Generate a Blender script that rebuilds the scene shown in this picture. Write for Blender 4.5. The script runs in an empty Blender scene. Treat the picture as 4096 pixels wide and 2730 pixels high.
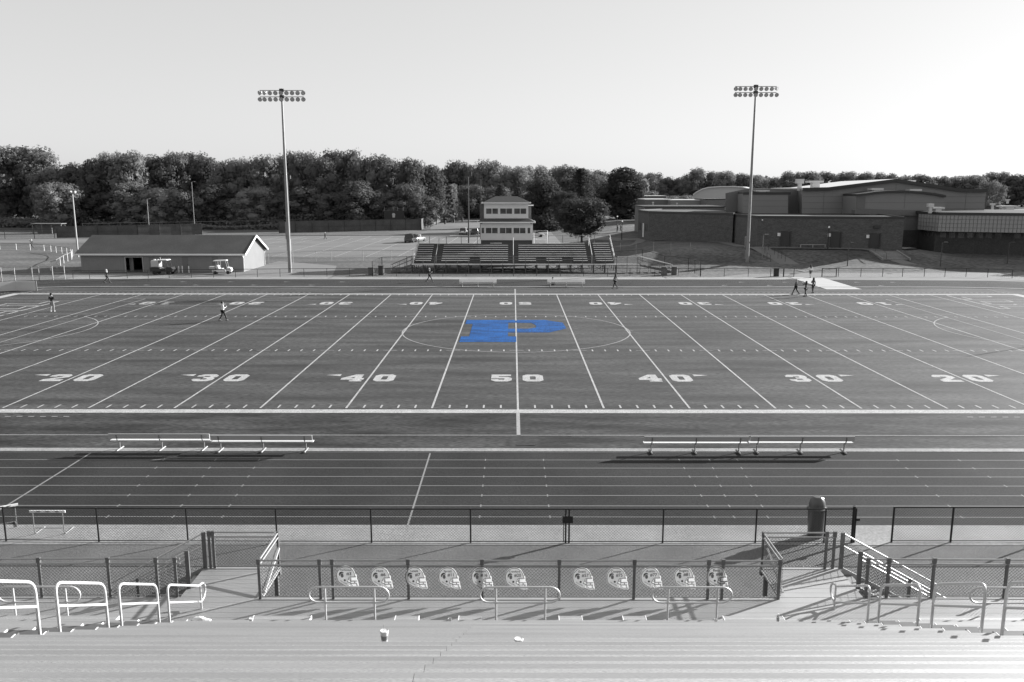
import bpy, bmesh, math, random
import numpy as np
from mathutils import Vector, Matrix
random.seed(7); RNG = np.random.default_rng(11)
SC = bpy.context.scene
COL = SC.collection
R = math.radians
# ------------------------------------------------------------------ camera
CAM = Vector((-0.28, -43.17, 11.50)); PITCH = 0.1797; YAW = -0.0009; FPX = 3349.0
cd = bpy.data.cameras.new("camera"); cam = bpy.data.objects.new("camera", cd); COL.objects.link(cam)
cd.sensor_width = 36.0; cd.lens = FPX/4096*36; cd.clip_start = 0.1; cd.clip_end = 4000
cam.location = CAM; cam.rotation_euler = (math.pi/2-PITCH, -0.0005, -YAW)
SC.camera = cam
# ------------------------------------------------------------------ sky, sun, exposure
SKY_POW = 0.34; SUN_EL = 18.0; SUN_AZ = 60.5          # azimuth clockwise from +Y
w = bpy.data.worlds.new("World"); SC.world = w; w.use_nodes = True
nt = w.node_tree; nt.nodes.clear()
sky = nt.nodes.new('ShaderNodeTexSky'); sky.sky_type = 'NISHITA'; sky.sun_disc = False
sky.sun_elevation = R(SUN_EL); sky.sun_rotation = R(SUN_AZ); sky.air_density = 1.0; sky.dust_density = 1.0; sky.ozone_density = 1.0
bw = nt.nodes.new('ShaderNodeRGBToBW'); bg = nt.nodes.new('ShaderNodeBackground'); wo = nt.nodes.new('ShaderNodeOutputWorld')
bg.inputs['Strength'].default_value = 0.15
pw_ = nt.nodes.new('ShaderNodeMath'); pw_.operation = 'POWER'; pw_.inputs[1].default_value = SKY_POW
nt.links.new(sky.outputs[0], bw.inputs[0]); nt.links.new(bw.outputs[0], pw_.inputs[0]); ml_ = nt.nodes.new('ShaderNodeMath'); ml_.operation = 'MULTIPLY'; ml_.inputs[1].default_value = 1.25
nt.links.new(pw_.outputs[0], ml_.inputs[0]); nt.links.new(ml_.outputs[0], bg.inputs[0]); nt.links.new(bg.outputs[0], wo.inputs[0])
sd = bpy.data.lights.new("sun", 'SUN'); sd.energy = 5.0; sd.angle = R(0.5); sd.color = (1, 1, 1)
sun = bpy.data.objects.new("sun", sd); COL.objects.link(sun)
sv = Vector((math.cos(R(SUN_EL))*math.sin(R(SUN_AZ)), math.cos(R(SUN_EL))*math.cos(R(SUN_AZ)), math.sin(R(SUN_EL))))
sun.rotation_euler = sv.to_track_quat('Z', 'Y').to_euler(); sun.location = (200, 100, 80)
SC.view_settings.view_transform = 'Standard'; SC.view_settings.look = 'None'
SC.view_settings.exposure = 1.35; SC.view_settings.gamma = 1.0
# ------------------------------------------------------------------ helpers
def ray(u, v):
    a = (u-2048)/FPX; b = -(v-1365)/FPX; c, s = math.cos(PITCH), math.sin(PITCH)
    x, y, z = a, c+b*s, -s+b*c
    cy, sy = math.cos(YAW), math.sin(YAW)
    return Vector((cy*x+sy*y, -sy*x+cy*y, z))
def gp(u, v, z=0.0):                       # photo pixel -> point on a level plane
    r = ray(u, v); t = (z-CAM.z)/r.z; return Vector((CAM.x+r.x*t, CAM.y+r.y*t, z))
def hp(u, v, Y):                           # photo pixel -> point at depth Y
    r = ray(u, v); t = (Y-CAM.y)/r.y; return Vector((CAM.x+r.x*t, Y, CAM.z+r.z*t))
ZO = (None, 0, 1000, 1900, 2996)
def zg(i, x, y, z=0.0): return gp(ZO[i]+x*.47826, 500+y*.47826, z)
def zh(i, x, y, Y): return hp(ZO[i]+x*.47826, 500+y*.47826, Y)
def tg(i, x, y):                            # zoom pixel -> point on the terrain
    p = zg(i, x, y, 0)
    for _ in range(12): p = zg(i, x, y, .5*p.z+.5*terr(p.x, p.y))
    return Vector((p.x, p.y))
def og(x, y, z=0.0): return gp(x*1.74076, y*1.74076, z)
def oh(x, y, Y): return hp(x*1.74076, y*1.74076, Y)

_m = {}
def mat(name, g, rough=0.7, metal=0.0, var=0.0, scale=1.0, sx=1.0, sy=1.0, sz=1.0, spec=0.5, fine=0.0, fscale=30.0, bump=0.0, bscale=40.0, rgb=None, trans=0.0, detail=4.0, coat=0.0, rnd=0.0):
    if name in _m: return _m[name]
    m = bpy.data.materials.new(name); m.use_nodes = True; _m[name] = m
    n = m.node_tree.nodes; L = m.node_tree.links; p = n['Principled BSDF']
    c = rgb if rgb else (g, g, g)
    p.inputs['Base Color'].default_value = (*c, 1); p.inputs['Roughness'].default_value = rough; p.inputs['Metallic'].default_value = metal
    p.inputs['Specular IOR Level'].default_value = spec
    p.inputs['Transmission Weight'].default_value = trans
    p.inputs['Coat Weight'].default_value = coat
    tc = n.new('ShaderNodeTexCoord'); mp = n.new('ShaderNodeMapping'); L.new(tc.outputs['Object'], mp.inputs[0]); mp.inputs['Scale'].default_value = (sx, sy, sz)
    out = None
    def noise(sc, det, amp, src):
        t = n.new('ShaderNodeTexNoise'); t.inputs['Scale'].default_value = sc; t.inputs['Detail'].default_value = det; L.new(src, t.inputs['Vector'])
        r = n.new('ShaderNodeMapRange'); r.inputs['From Min'].default_value = 0.3; r.inputs['From Max'].default_value = 0.7
        r.inputs['To Min'].default_value = 1-amp; r.inputs['To Max'].default_value = 1+amp; r.clamp = False; L.new(t.outputs[0], r.inputs['Value']); return r.outputs[0]
    fs = []
    if rnd:
        oi = n.new('ShaderNodeObjectInfo'); q0 = n.new('ShaderNodeMapRange'); q0.inputs['To Min'].default_value = 1-rnd; q0.inputs['To Max'].default_value = 1+rnd; L.new(oi.outputs['Random'], q0.inputs['Value']); fs.append(q0.outputs[0])
    if var: fs.append(noise(scale, detail, var, mp.outputs[0]))
    if fine: fs.append(noise(fscale, 2.0, fine, mp.outputs[0]))
    for f in fs:
        if out is None: out = f
        else:
            q = n.new('ShaderNodeMath'); q.operation = 'MULTIPLY'; L.new(out, q.inputs[0]); L.new(f, q.inputs[1]); out = q.outputs[0]
    if out is not None:
        q = n.new('ShaderNodeVectorMath'); q.operation = 'SCALE'; q.inputs[0].default_value = c; L.new(out, q.inputs['Scale']); L.new(q.outputs[0], p.inputs['Base Color'])
    if bump:
        t = n.new('ShaderNodeTexNoise'); t.inputs['Scale'].default_value = bscale; t.inputs['Detail'].default_value = 2; L.new(mp.outputs[0], t.inputs['Vector'])
        b = n.new('ShaderNodeBump'); b.inputs['Strength'].default_value = bump; b.inputs['Distance'].default_value = 0.02; L.new(t.outputs[0], b.inputs['Height']); L.new(b.outputs[0], p.inputs['Normal'])
    return m

class MB:
    def __init__(s): s.v = []; s.f = []; s.m = []; s.k = 0
    def add(s, vs, fs):
        o = len(s.v); s.v += [tuple(x) for x in vs]; s.f += [tuple(i+o for i in f) for f in fs]; s.m += [s.k]*len(fs); return s
    def box(s, x0, x1, y0, y1, z0, z1):
        return s.add([(x0,y0,z0),(x1,y0,z0),(x1,y1,z0),(x0,y1,z0),(x0,y0,z1),(x1,y0,z1),(x1,y1,z1),(x0,y1,z1)],
                     [(3,2,1,0),(4,5,6,7),(0,1,5,4),(1,2,6,5),(2,3,7,6),(3,0,4,7)])
    def hexa(s, b, t):                       # 4 bottom points ccw, 4 top points
        return s.add(list(b)+list(t), [(3,2,1,0),(4,5,6,7),(0,1,5,4),(1,2,6,5),(2,3,7,6),(3,0,4,7)])
    def bar(s, p, q, w_, h_, up=(0,0,1)):
        p = Vector(p); q = Vector(q); d = (q-p).normalized(); u = Vector(up)
        if abs(d.dot(u)) > .98: u = Vector((0,1,0))
        sd_ = d.cross(u).normalized()*w_/2; u = sd_.cross(d).normalized()*h_/2
        return s.hexa([p-sd_-u, p+sd_-u, q+sd_-u, q-sd_-u], [p-sd_+u, p+sd_+u, q+sd_+u, q-sd_+u])
    def tube(s, p, q, r, n=8, r2=None):
        return s.path([p, q], r, n, r2=r2)
    def path(s, pts, r, n=8, closed=False, r2=None):
        pts = [Vector(p) for p in pts]; N = len(pts); rings = []; prev = None
        for i, p in enumerate(pts):
            if closed: d = pts[(i+1) % N]-pts[i-1]
            else: d = pts[min(i+1, N-1)]-pts[max(i-1, 0)]
            d.normalize()
            if prev is None:
                a = Vector((0,0,1)) if abs(d.z) < .9 else Vector((0,1,0))
                a = (a-d*a.dot(d)).normalized()
            else: a = (prev-d*prev.dot(d)).normalized()
            prev = a; b = d.cross(a); rr = r if r2 is None else r+(r2-r)*i/(N-1)
            if isinstance(r, (list, tuple)): rr = r[i]
            rings.append([p+(a*math.cos(2*math.pi*j/n)+b*math.sin(2*math.pi*j/n))*rr for j in range(n)])
        vs = [x for g in rings for x in g]; fs = []
        for i in range(N if closed else N-1):
            k = (i+1) % N
            for j in range(n): fs.append((i*n+j, i*n+(j+1) % n, k*n+(j+1) % n, k*n+j))
        if not closed: fs += [tuple(range(n-1, -1, -1)), tuple((N-1)*n+j for j in range(n))]
        return s.add(vs, fs)
    def prism(s, poly, z0, z1):
        n = len(poly); vs = [(x, y, z0) for x, y in poly]+[(x, y, z1) for x, y in poly]
        return s.add(vs, [tuple(range(n-1, -1, -1)), tuple(range(n, 2*n))]+[(i, (i+1) % n, n+(i+1) % n, n+i) for i in range(n)])
    def vprism(s, poly, o, ux, d):            # polygon in the (ux, z) plane at o, extruded by vector d
        n = len(poly); o = Vector(o); ux = Vector(ux); d = Vector(d)
        a = [o+ux*x+Vector((0,0,z)) for x, z in poly]; b = [p+d for p in a]
        return s.add(a+b, [tuple(range(n)), tuple(range(2*n-1, n-1, -1))]+[((i+1) % n, i, n+i, n+(i+1) % n) for i in range(n)])
    def flat(s, poly, z): return s.add([(x, y, z) for x, y in poly], [tuple(range(len(poly)))])
    def quad(s, x0, x1, y0, y1, z): return s.add([(x0,y0,z),(x1,y0,z),(x1,y1,z),(x0,y1,z)], [(0,1,2,3)])
    def lathe(s, prof, c=(0,0,0), n=16, ax=None):
        M = Matrix.Identity(3) if ax is None else Vector(ax).to_track_quat('Z', 'Y').to_matrix(); c = Vector(c); vs = []
        for r, z in prof:
            for j in range(n):
                a = 2*math.pi*j/n; vs.append(c+M @ Vector((r*math.cos(a), r*math.sin(a), z)))
        fs = [(i*n+j, i*n+(j+1) % n, (i+1)*n+(j+1) % n, (i+1)*n+j) for i in range(len(prof)-1) for j in range(n)]
        fs += [tuple(range(n-1, -1, -1)), tuple((len(prof)-1)*n+j for j in range(n))]
        return s.add(vs, fs)
    def build(s, name, mats, parent=None, off=(0,0,0), smooth=False, bevel=0):
        me = bpy.data.meshes.new(name); o = Vector(off)
        me.from_pydata([tuple(Vector(v)-o) for v in s.v] if o.length else s.v, [], s.f)
        ms = mats if isinstance(mats, (list, tuple)) else [mats]
        for m in ms: me.materials.append(m)
        if len(ms) > 1: me.polygons.foreach_set('material_index', s.m)
        if smooth: me.polygons.foreach_set('use_smooth', [True]*len(me.polygons))
        me.update()
        ob = bpy.data.objects.new(name, me); COL.objects.link(ob)
        if parent is not None: ob.parent = parent
        if bevel:
            b = ob.modifiers.new('bevel', 'BEVEL'); b.width = bevel; b.segments = 2; b.limit_method = 'ANGLE'
        if smooth:
            try:
                ob.data.set_sharp_from_angle(angle=R(40))
            except Exception: pass
        return ob
def tag(o, label=None, cat=None, group=None, kind=None):
    for k, v in (('label', label), ('category', cat), ('group', group), ('kind', kind)):
        if v: o[k] = v
    return o
def thing(name, label, cat, loc=(0,0,0), rz=0.0, group=None):
    o = bpy.data.objects.new(name, None); COL.objects.link(o); o.location = loc; o.rotation_euler = (0, 0, rz); o.empty_display_size = .3
    return tag(o, label, cat, group)
def struct(mb, name, m, **k): return tag(mb.build(name, m, **k), kind='structure')
KIDS = {}
def dup(root, loc, rz=0.0, label=None, group=None, scale=None):
    def cp(o, par):
        c = o.copy(); COL.objects.link(c); c.parent = par
        for ch in list(o.children): cp(ch, c)
        return c
    r = cp(root, None); r.location = loc; r.rotation_euler = (0, 0, rz)
    if scale: r.scale = scale
    if label: r['label'] = label
    if group: r['group'] = group
    return r
def chain(mb, p, q, h, cell=.07, r=.002, n=3):
    """woven wire panel standing on the line p-q (may slope), h high"""
    p = Vector(p); q = Vector(q); d = q-p; Lh = Vector((d.x, d.y, 0)).length; step = cell*1.4142
    dh = d/Lh
    def P(s_, z): return p+dh*s_+Vector((0,0,z))
    k = -h
    while k < Lh:
        for sg in (1, -1):
            a = k; s0 = max(a, 0); s1 = min(a+h, Lh)
            if s1-s0 > .01:
                z0, z1 = s0-a, s1-a
                if sg < 0: z0, z1 = h-z0, h-z1
                mb.path([P(s0, z0), P(s1, z1)], r, n)
        k += step
def text(s, name, m, parent, size, loc, rot, ext=.002, align='CENTER', sx=1.0, shear=0.0):
    c = bpy.data.curves.new(name, 'FONT'); c.body = s; c.size = size; c.extrude = ext; c.align_x = align; c.align_y = 'CENTER'; c.shear = shear; c.offset = size*.012
    o = bpy.data.objects.new(name, c); COL.objects.link(o); bpy.context.view_layer.update()
    me = bpy.data.meshes.new_from_object(o.evaluated_get(bpy.context.evaluated_depsgraph_get()))
    bpy.data.objects.remove(o); me.name = name; me.materials.clear(); me.materials.append(m)
    for p in me.polygons: p.material_index = 0
    ob = bpy.data.objects.new(name, me); COL.objects.link(ob); ob.parent = parent; ob.location = loc; ob.rotation_euler = rot; ob.scale = (sx, 1, 1)
    return ob
# ------------------------------------------------------------------ materials
TURF = mat('turf', .043, rough=.72, var=.62, scale=.30, sx=.32, sy=2.2, fine=.75, fscale=9, spec=.35, detail=6, bump=.35, bscale=25)
TURF2 = mat('turf_border', .034, rough=.8, var=.85, scale=.5, sx=.35, sy=1.8, fine=.8, fscale=9, spec=.25, detail=6, bump=.3, bscale=25)
PAINT = mat('field_paint', .34, rough=.8, var=.12, scale=1.5, fine=.35, fscale=14, spec=.3)
PAINT2 = mat('thin_line_paint', .28, rough=.8, fine=.2, fscale=14, spec=.3)
BLUE = mat('blue_paint', .1, rough=.8, rgb=(.002, .060, .215), var=.35, scale=.5, sy=2.5, fine=.7, fscale=9, spec=.2)
TRACK = mat('track_rubber', .031, rough=.85, var=.22, scale=.25, fine=.4, fscale=18, spec=.12, bump=.2, bscale=120)
LANE = mat('lane_paint', .19, rough=.7, fine=.1)
CONC = mat('concrete', .23, rough=.85, var=.16, scale=.6, fine=.25, fscale=12)
CONCD = mat('concrete_path', 0.15, rough=.85, var=.08, scale=.4, fine=.06, fscale=9)
ASPH = mat('asphalt_apron', .118, rough=.9, var=.2, scale=.5, fine=.6, fscale=28, bump=.5, bscale=60)
LOT = mat('parking_asphalt', .125, rough=.9, var=.2, scale=.08, sy=2, fine=.08, fscale=3)
GRASS = mat('lawn', .075, rough=.9, var=.4, scale=.09, sy=1.8, fine=.6, fscale=1.6, detail=8, bump=.6, bscale=3)
ALU = mat('seat_aluminium', .325, rough=.6, metal=.45, var=.08, scale=.7, sx=.5, sy=6, fine=.10, fscale=45, bump=.12, bscale=90, rnd=.06)
ALUF = mat('footboard_aluminium', .335, rough=.62, metal=.45, var=.08, scale=.7, sx=.5, sy=6, fine=.15, fscale=45, bump=.35, bscale=120, rnd=.06)
ALUE = mat('end_cap', .8, rough=.6)
DECK = mat('deck_plank', .38, rough=.62, metal=.55, var=.05, scale=1, fine=.06, fscale=40, bump=.15, bscale=70)
ALUS = mat('serrated_strip', .365, rough=.62, metal=.45, var=.10, scale=.7, sx=.5, sy=6, fine=.28, fscale=60, bump=.3, bscale=150)
GALV = mat('galvanized_steel', 0.36, rough=.42, metal=.75, var=.06, scale=6)
GALVD = mat('dull_steel_post', 0.16, rough=.55, metal=.6, var=.1, scale=5)
RAILW = mat('bright_handrail', .56, rough=.5, metal=.3)
WIRE = mat('galvanized_wire', 0.11, rough=.3, metal=.8)
BLACKV = mat('black_vinyl', .014, rough=.35)
FARW = mat('dull_far_wire', .10, rough=.9, spec=.1)
BLACKW = mat('black_wire', .02, rough=.25)
WHITE = mat('white_paint', .78, rough=.5, var=.04, scale=3)
DARK = mat('dark_metal', .035, rough=.6)
GLASSD = mat('window_glass', .07, rough=.08, spec=.6, var=.5, scale=.9)
CUP = mat('foam_cup', .6, rough=.6)
MIDG = mat('mid_grey', .2, rough=.7)
# ================================================================== SETTING
def sm(a, b, x):
    t = max(0.0, min(1.0, (x-a)/(b-a))); return t*t*(3-2*t)
def terr(x, y):
    z = 2.5*sm(10, 30, x)*sm(74, 90, y)*(1-.5*sm(61, 70, x))
    z += 1.3*sm(190, 235, y)*sm(-25, -60, x)
    return z
xs = sorted(set([-900, -600, -400, -300, -220]+list(range(-160, 161, 5))+[200, 260, 340, 450, 600, 900]))
ys = sorted(set([-200, -100, -60, -20, 20, 60]+list(range(70, 270, 5))+[300, 350, 420, 500, 650, 900, 1400, 2200]))
mb = MB(); mb.v = [(x, y, terr(x, y)) for y in ys for x in xs]; nx = len(xs)
mb.f = [(j*nx+i, j*nx+i+1, (j+1)*nx+i+1, (j+1)*nx+i) for j in range(len(ys)-1) for i in range(nx-1)]; mb.m = [0]*len(mb.f)
ground = struct(mb, 'ground', GRASS)
def sheet(name, poly, z, m):
    return struct(MB().flat(poly, z), name, m)
def P2(v): return (v.x, v.y)
# asphalt apron round the track and in front of the grandstand
mb = MB(); mb.quad(-90, 90, -60, 67.2, .004); struct(mb, 'asphalt_apron', ASPH)
sheet('concrete_strip', [(-90, -17.35), (90, -17.35), (90, -15.7), (-90, -15.7)], .016, CONC)
sheet('concrete_walk', [(-58, 64.6), (36, 64.6), (36, 67.6), (-58, 67.6)], .016, CONC)
def stadium(r, L=49.0, cy=24.4, n=24):
    p = [(L+r*math.sin(a), cy-r*math.cos(a)) for a in [math.pi*i/n for i in range(n+1)]]
    p += [(-L-r*math.sin(a), cy+r*math.cos(a)) for a in [math.pi*i/n for i in range(n+1)]]
    return p
def ring(mb, r0, r1, z, r0y=None):
    a = stadium(r0); b = stadium(r1); n = len(a)
    mb.add([(x, y, z) for x, y in a]+[(x, y, z) for x, y in b], [(i, (i+1) % n, n+(i+1) % n, n+i) for i in range(n)])
mb = MB(); ring(mb, 31.9, 40.5, .012); track = struct(mb, 'running_track', TRACK)
mb = MB(); mb.flat(stadium(31.9), .010); struct(mb, 'turf_surround', TURF2)
mb = MB(); mb.quad(-56.5, 56.5, -4.9, 53.95, .014); turf = struct(mb, 'turf_field', TURF)
mb = MB(); mb.quad(-22.6, 22.6, -4.1, -.95, .0175); struct(mb, 'team_area_turf', mat('team_turf', .031, rough=.8, var=.8, scale=.5, sx=.35, sy=1.8, fine=.8, fscale=9, spec=.25, detail=6), parent=turf)
mb = MB(); mb.quad(-56.5, 56.5, -4.9, -.95, .0158); struct(mb, 'sideline_turf', TURF2, parent=turf)
# lane lines
mb = MB()
for k in range(0, 9): ring(mb, 31.95+k*1.06-.025, 31.95+k*1.06+.025, .0165)
x0 = -3.92; mb.quad(x0-.035, x0+.035, -15.9, -7.7, .0185)
mb.quad(-18.95, -18.87, -15.9, -7.7, .0185)
for k in range(1, 8):
    y = -7.55-k*1.06
    for xc, st in ((-1.45, 0.0), (1.05, 0), (-13.2, .12), (-11.3, .1), (8.3, -.1), (9.5, -.1), (16.4, -.1), (18.9, .05), (-15.4, .1), (6.9, 0)):
        xx = xc+st*k
        mb.quad(xx-.025, xx+.025, y-.12, y+.12, .0185)
for x in (-41, -34, -27, -47, 37.5, 42, 28.5, 33, 23): 
    for k in (2, 5): mb.add([(x+k, 55.2+k*1.2, .0185), (x+k+.9, 55.45+k*1.2, .0185), (x+k+.1, 55.7+k*1.2, .0185)], [(0,1,2)])
tag(struct(mb, 'lane_lines', LANE, parent=track), 'pale lane lines and marks painted on the running track')
# kerb (white edge of the infield)
mb = MB()
a = stadium(31.45); b = stadium(31.9); n = len(a)
mb.add([(x,y,.004) for x,y in a]+[(x,y,.05) for x,y in a]+[(x,y,.05) for x,y in b]+[(x,y,.004) for x,y in b],
       [(k*n+i, k*n+(i+1)%n, (k+1)*n+(i+1)%n, (k+1)*n+i) for k in range(3) for i in range(n)])
struct(mb, 'kerb', CONC)
# drain slot in the kerb, grate near the 50
# ---- football markings
YD = .9144; W_ = 48.77
mb = MB(); zz = .0215
def q(x0, x1, y0, y1, z=None): mb.quad(min(x0,x1), max(x0,x1), min(y0,y1), max(y0,y1), zz if z is None else z)
q(-54.9-1, 55.9, -.95, -.25); q(-55.9, 55.9, W_-.05, W_+.75)           # sidelines
for sx in (-1, 1): q(sx*54.86, sx*55.9, -.25, W_-.05)                  # end lines
for k in range(-10, 11):
    x = k*5*YD
    q(x-.055, x+.055, .02 if k else -.25, W_-.1 if k else W_-.05)
    if abs(k) < 10:
        for yy in (16.26, W_-16.26): q(x-.055-.45, x-.055, yy-.035, yy+.035); q(x+.055, x+.055+.45, yy-.035, yy+.035)
for i in range(-49, 50):
    if i % 5 == 0: continue
    x = i*YD
    for y0, y1 in ((.08, .70), (W_-.72, W_-.1), (15.95, 16.55), (W_-16.55, W_-15.95)): q(x-.05, x+.05, y0, y1)
struct(mb, 'field_lines', PAINT, parent=turf)
mb = MB(); zz = .0255
q(-.09, .09, -4.95, -.95, .0215); q(-.08, .08, W_+.75, 53.95, .0215)
q(-55, 55, -4.98, -4.9, .0215); q(-55, 55, 53.95, 54.03, .0215)
def arc(cx, cy, r, a0, a1, n, w_=.10):
    for i in range(n):
        a, b = a0+(a1-a0)*i/n, a0+(a1-a0)*(i+1)/n
        mb.add([(cx+rr*math.cos(t), cy+rr*math.sin(t), zz) for rr, t in ((r-w_/2, a), (r+w_/2, a), (r+w_/2, b), (r-w_/2, b))], [(0,1,2,3)])
arc(0, 24.8, 9.3, 0, 2*math.pi, 72)
for s in (-1, 1):
    x = s*39.2
    q(x-.05, x+.05, 4.7, 44.9); q(min(x, s*55), max(x, s*55), 44.85, 44.95); q(min(x, s*55), max(x, s*55), 4.65, 4.75)
    q(s*50-.05, s*50+.05, 15.7, 33.9); q(min(s*50, s*55), max(s*50, s*55), 33.85, 33.95); q(min(s*50, s*55), max(s*50, s*55), 15.65, 15.75)
    c = s*44.6; da = math.acos(5.4/9.15); b0 = math.pi if s > 0 else 0
    arc(c, 24.8, 9.15, b0-da, b0+da, 24)
    for y in (24.8,): q(s*9.3-.35, s*9.3+.35, y-.04, y+.04)
    q(s*55-.05, s*55+.05, W_+.75, 54.03)
i = 0
while 23+i*.6 < 56:
    for s in (-1, 1):
        x = s*(23+i*.6); q(x, x+s*.3, -1.71, -1.62, .0215); q(x, x+s*.3, 50.45, 50.62, .0215)
    i += 1
i = 0
while i*.6 < 50:
    for s in (-1, 1): q(s*57.0, s*57.12, i*.6+.5, i*.6+.8, .0215)
    i += 1
struct(mb, 'thin_lines', PAINT2, parent=turf)
# block numerals on a 10 x 15 grid
DIG = {
 '0': ([(2,0),(8,0),(10,2.6),(10,12.4),(8,15),(2,15),(0,12.4),(0,2.6)], [(4,4),(3.6,4.6),(3.6,10.4),(4,11),(6,11),(6.4,10.4),(6.4,4.6),(6,4)]),
 '1': ([(1,0),(9,0),(9,3),(7,3),(7,15),(4,15),(1,13.5),(1,10.5),(3.6,10.5),(3.6,3),(1,3)], None),
 '2': ([(0,0),(10,0),(10,4),(5.2,4),(10,8.6),(10,12.4),(8,15),(2,15),(0,12.4),(0,9.6),(3.6,9.6),(3.6,11),(6.4,11),(6.4,9.6),(0,4)], None),
 '3': ([(2,0),(8,0),(10,2.6),(10,6.4),(8.8,7.6),(10,9),(10,12.4),(8,15),(2,15),(0,12.4),(0,9.8),(3.6,9.8),(3.6,11.2),(6.4,11.2),(6.4,9.2),(4,9.2),(4,6.2),(6.4,6.2),(6.4,3.8),(3.6,3.8),(3.6,5.2),(0,5.2),(0,2.6)], None),
 '4': ([(4,0),(10,0),(10,2.6),(9,2.6),(9,3.6),(10.4,3.6),(10.4,7),(9,7),(9,15),(5,15),(-.6,7),(-.6,3.6),(5.4,3.6),(5.4,2.6),(4,2.6)], [(3.4,7),(5.4,10),(5.4,7)]),
 '5': ([(2,0),(8,0),(10,2.6),(10,7.4),(8,9.8),(3.6,9.8),(3.6,11.4),(9.6,11.4),(9.6,15),(0,15),(0,6.4),(6.4,6.4),(6.4,3.8),(3.6,3.8),(3.6,5),(0,5),(0,2.6)], None),
}
from mathutils.geometry import tessellate_polygon
def digit(mb, ch, fx, z):
    o_, hole = DIG[ch]
    loops = [[Vector((x, y, 0)) for x, y in o_]]
    if hole: loops.append([Vector((x, y, 0)) for x, y in hole])
    tr = tessellate_polygon(loops); pts = [p for l in loops for p in l]
    base = len(mb.v); mb.v += [(*fx(p.x, p.y), z) for p in pts]
    for t in tr:
        a, b, c = [Vector((*mb.v[base+i][:2], 0)) for i in t]
        if (b-a).cross(c-a).z < 0: t = (t[0], t[2], t[1])
        mb.f.append(tuple(base+i for i in t)); mb.m.append(0)
for k, nm in ((-4,'10'),(-3,'20'),(-2,'30'),(-1,'40'),(0,'50'),(1,'40'),(2,'30'),(3,'20'),(4,'10')):
    for side in (1, -1):
        mb = MB(); xc = k*10*YD; yb = 6.3 if side == 1 else W_-6.3; S = 1.92/15; sw = 1.27/10
        for j, ch in enumerate(nm):
            x0 = (-.33-1.27) if j == 0 else .33
            digit(mb, ch, lambda x, y, x0=x0: (xc+side*(x0+x*sw), yb+side*y*S), .0235)
        if k != 0:
            d = 1 if k > 0 else -1; d_ = d
            x0 = 1.88 if d*side > 0 else -1.88; dd = 1 if d*side > 0 else -1
            p = [(x0, 1.45), (x0+dd*.95, 1.75), (x0, 1.98)]
            if dd < 0: p = p[::-1]
            mb.flat([(xc+side*x, yb+side*y) for x, y in p], .0235)
        ob = struct(mb, 'yard_number', PAINT, parent=turf)
# blue P at midfield
mb = MB(); o_ = [(-4.36,19.6),(0,19.6),(0,22.0),(-.66,22.1),(-.66,23.9),(2.75,23.95),(4.2,25.9),(4.1,28.9),(2.6,30.5),(-4.36,30.5),(-4.36,28.25),(-3.72,28.2),(-3.72,22.05),(-4.36,22.0)]
hole = [(-.66,25.75),(1.05,25.78),(1.68,26.3),(1.72,27.5),(1.36,28.85),(-.66,28.95)]
loops = [[Vector((*p, 0)) for p in o_], [Vector((*p, 0)) for p in hole]]
pts = [p for l in loops for p in l]; mb.v = [(p.x, p.y, .0275) for p in pts]
for t in tessellate_polygon(loops):
    a, b, c = [pts[i] for i in t]
    mb.f.append(t if (b-a).cross(c-a).z > 0 else (t[0], t[2], t[1])); mb.m.append(0)
o = struct(mb, 'letter_p', BLUE, parent=turf); o['label'] = 'big blue block letter P at midfield'
mb = MB()
for y0, y1 in ((22.05, 23.9), (24.95, 25.05), (25.78, 28.9), (30.1, 30.5), (24.0, 25.7)): mb.quad(-.06, .06, y0, y1, .0315)
struct(mb, 'field_lines', PAINT, parent=turf)
# outlined end zone letters
def outline(mb, pts, w_, z):
    n = len(pts)
    for i in range(n):
        a = Vector((*pts[i], 0)); b = Vector((*pts[(i+1) % n], 0)); d = (b-a).normalized()*w_/2; s_ = Vector((-d.y, d.x, 0))
        p = [a-d-s_, b+d-s_, b+d+s_, a-d+s_]
        mb.add([(v.x, v.y, z+.0004*i) for v in p], [(0,1,2,3)])
mb = MB()
LL = [[(-51.6,39.4),(-51.6,41.1),(-50.4,40.9),(-48.3,40.9),(-48.3,42.6),(-47.3,42.8),(-47.3,39.5),(-48.3,39.75),(-50.6,39.8),(-50.6,39.4)],
      [(-51.6,36.3),(-51.6,37.5),(-48.3,37.4),(-48.5,39.0),(-47.3,39.1),(-47.3,36.0),(-48.3,36.3)],
      [(-51.6,32.7),(-51.6,33.6),(-48.3,33.7),(-48.4,35.5),(-47.3,35.5),(-47.3,32.5),(-48.3,32.6)]]
for l in LL: outline(mb, l, .2, .0235)
for l in LL: outline(mb, [(-x, 80.55-y) for x, y in l], .17, .0235)
struct(mb, 'end_zone_letters', PAINT, parent=turf)
# grate
mb = MB(); mb.box(-.1, .75, -6.5, -6.38, .012, .03); struct(mb, 'drain_grate', DARK)
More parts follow.
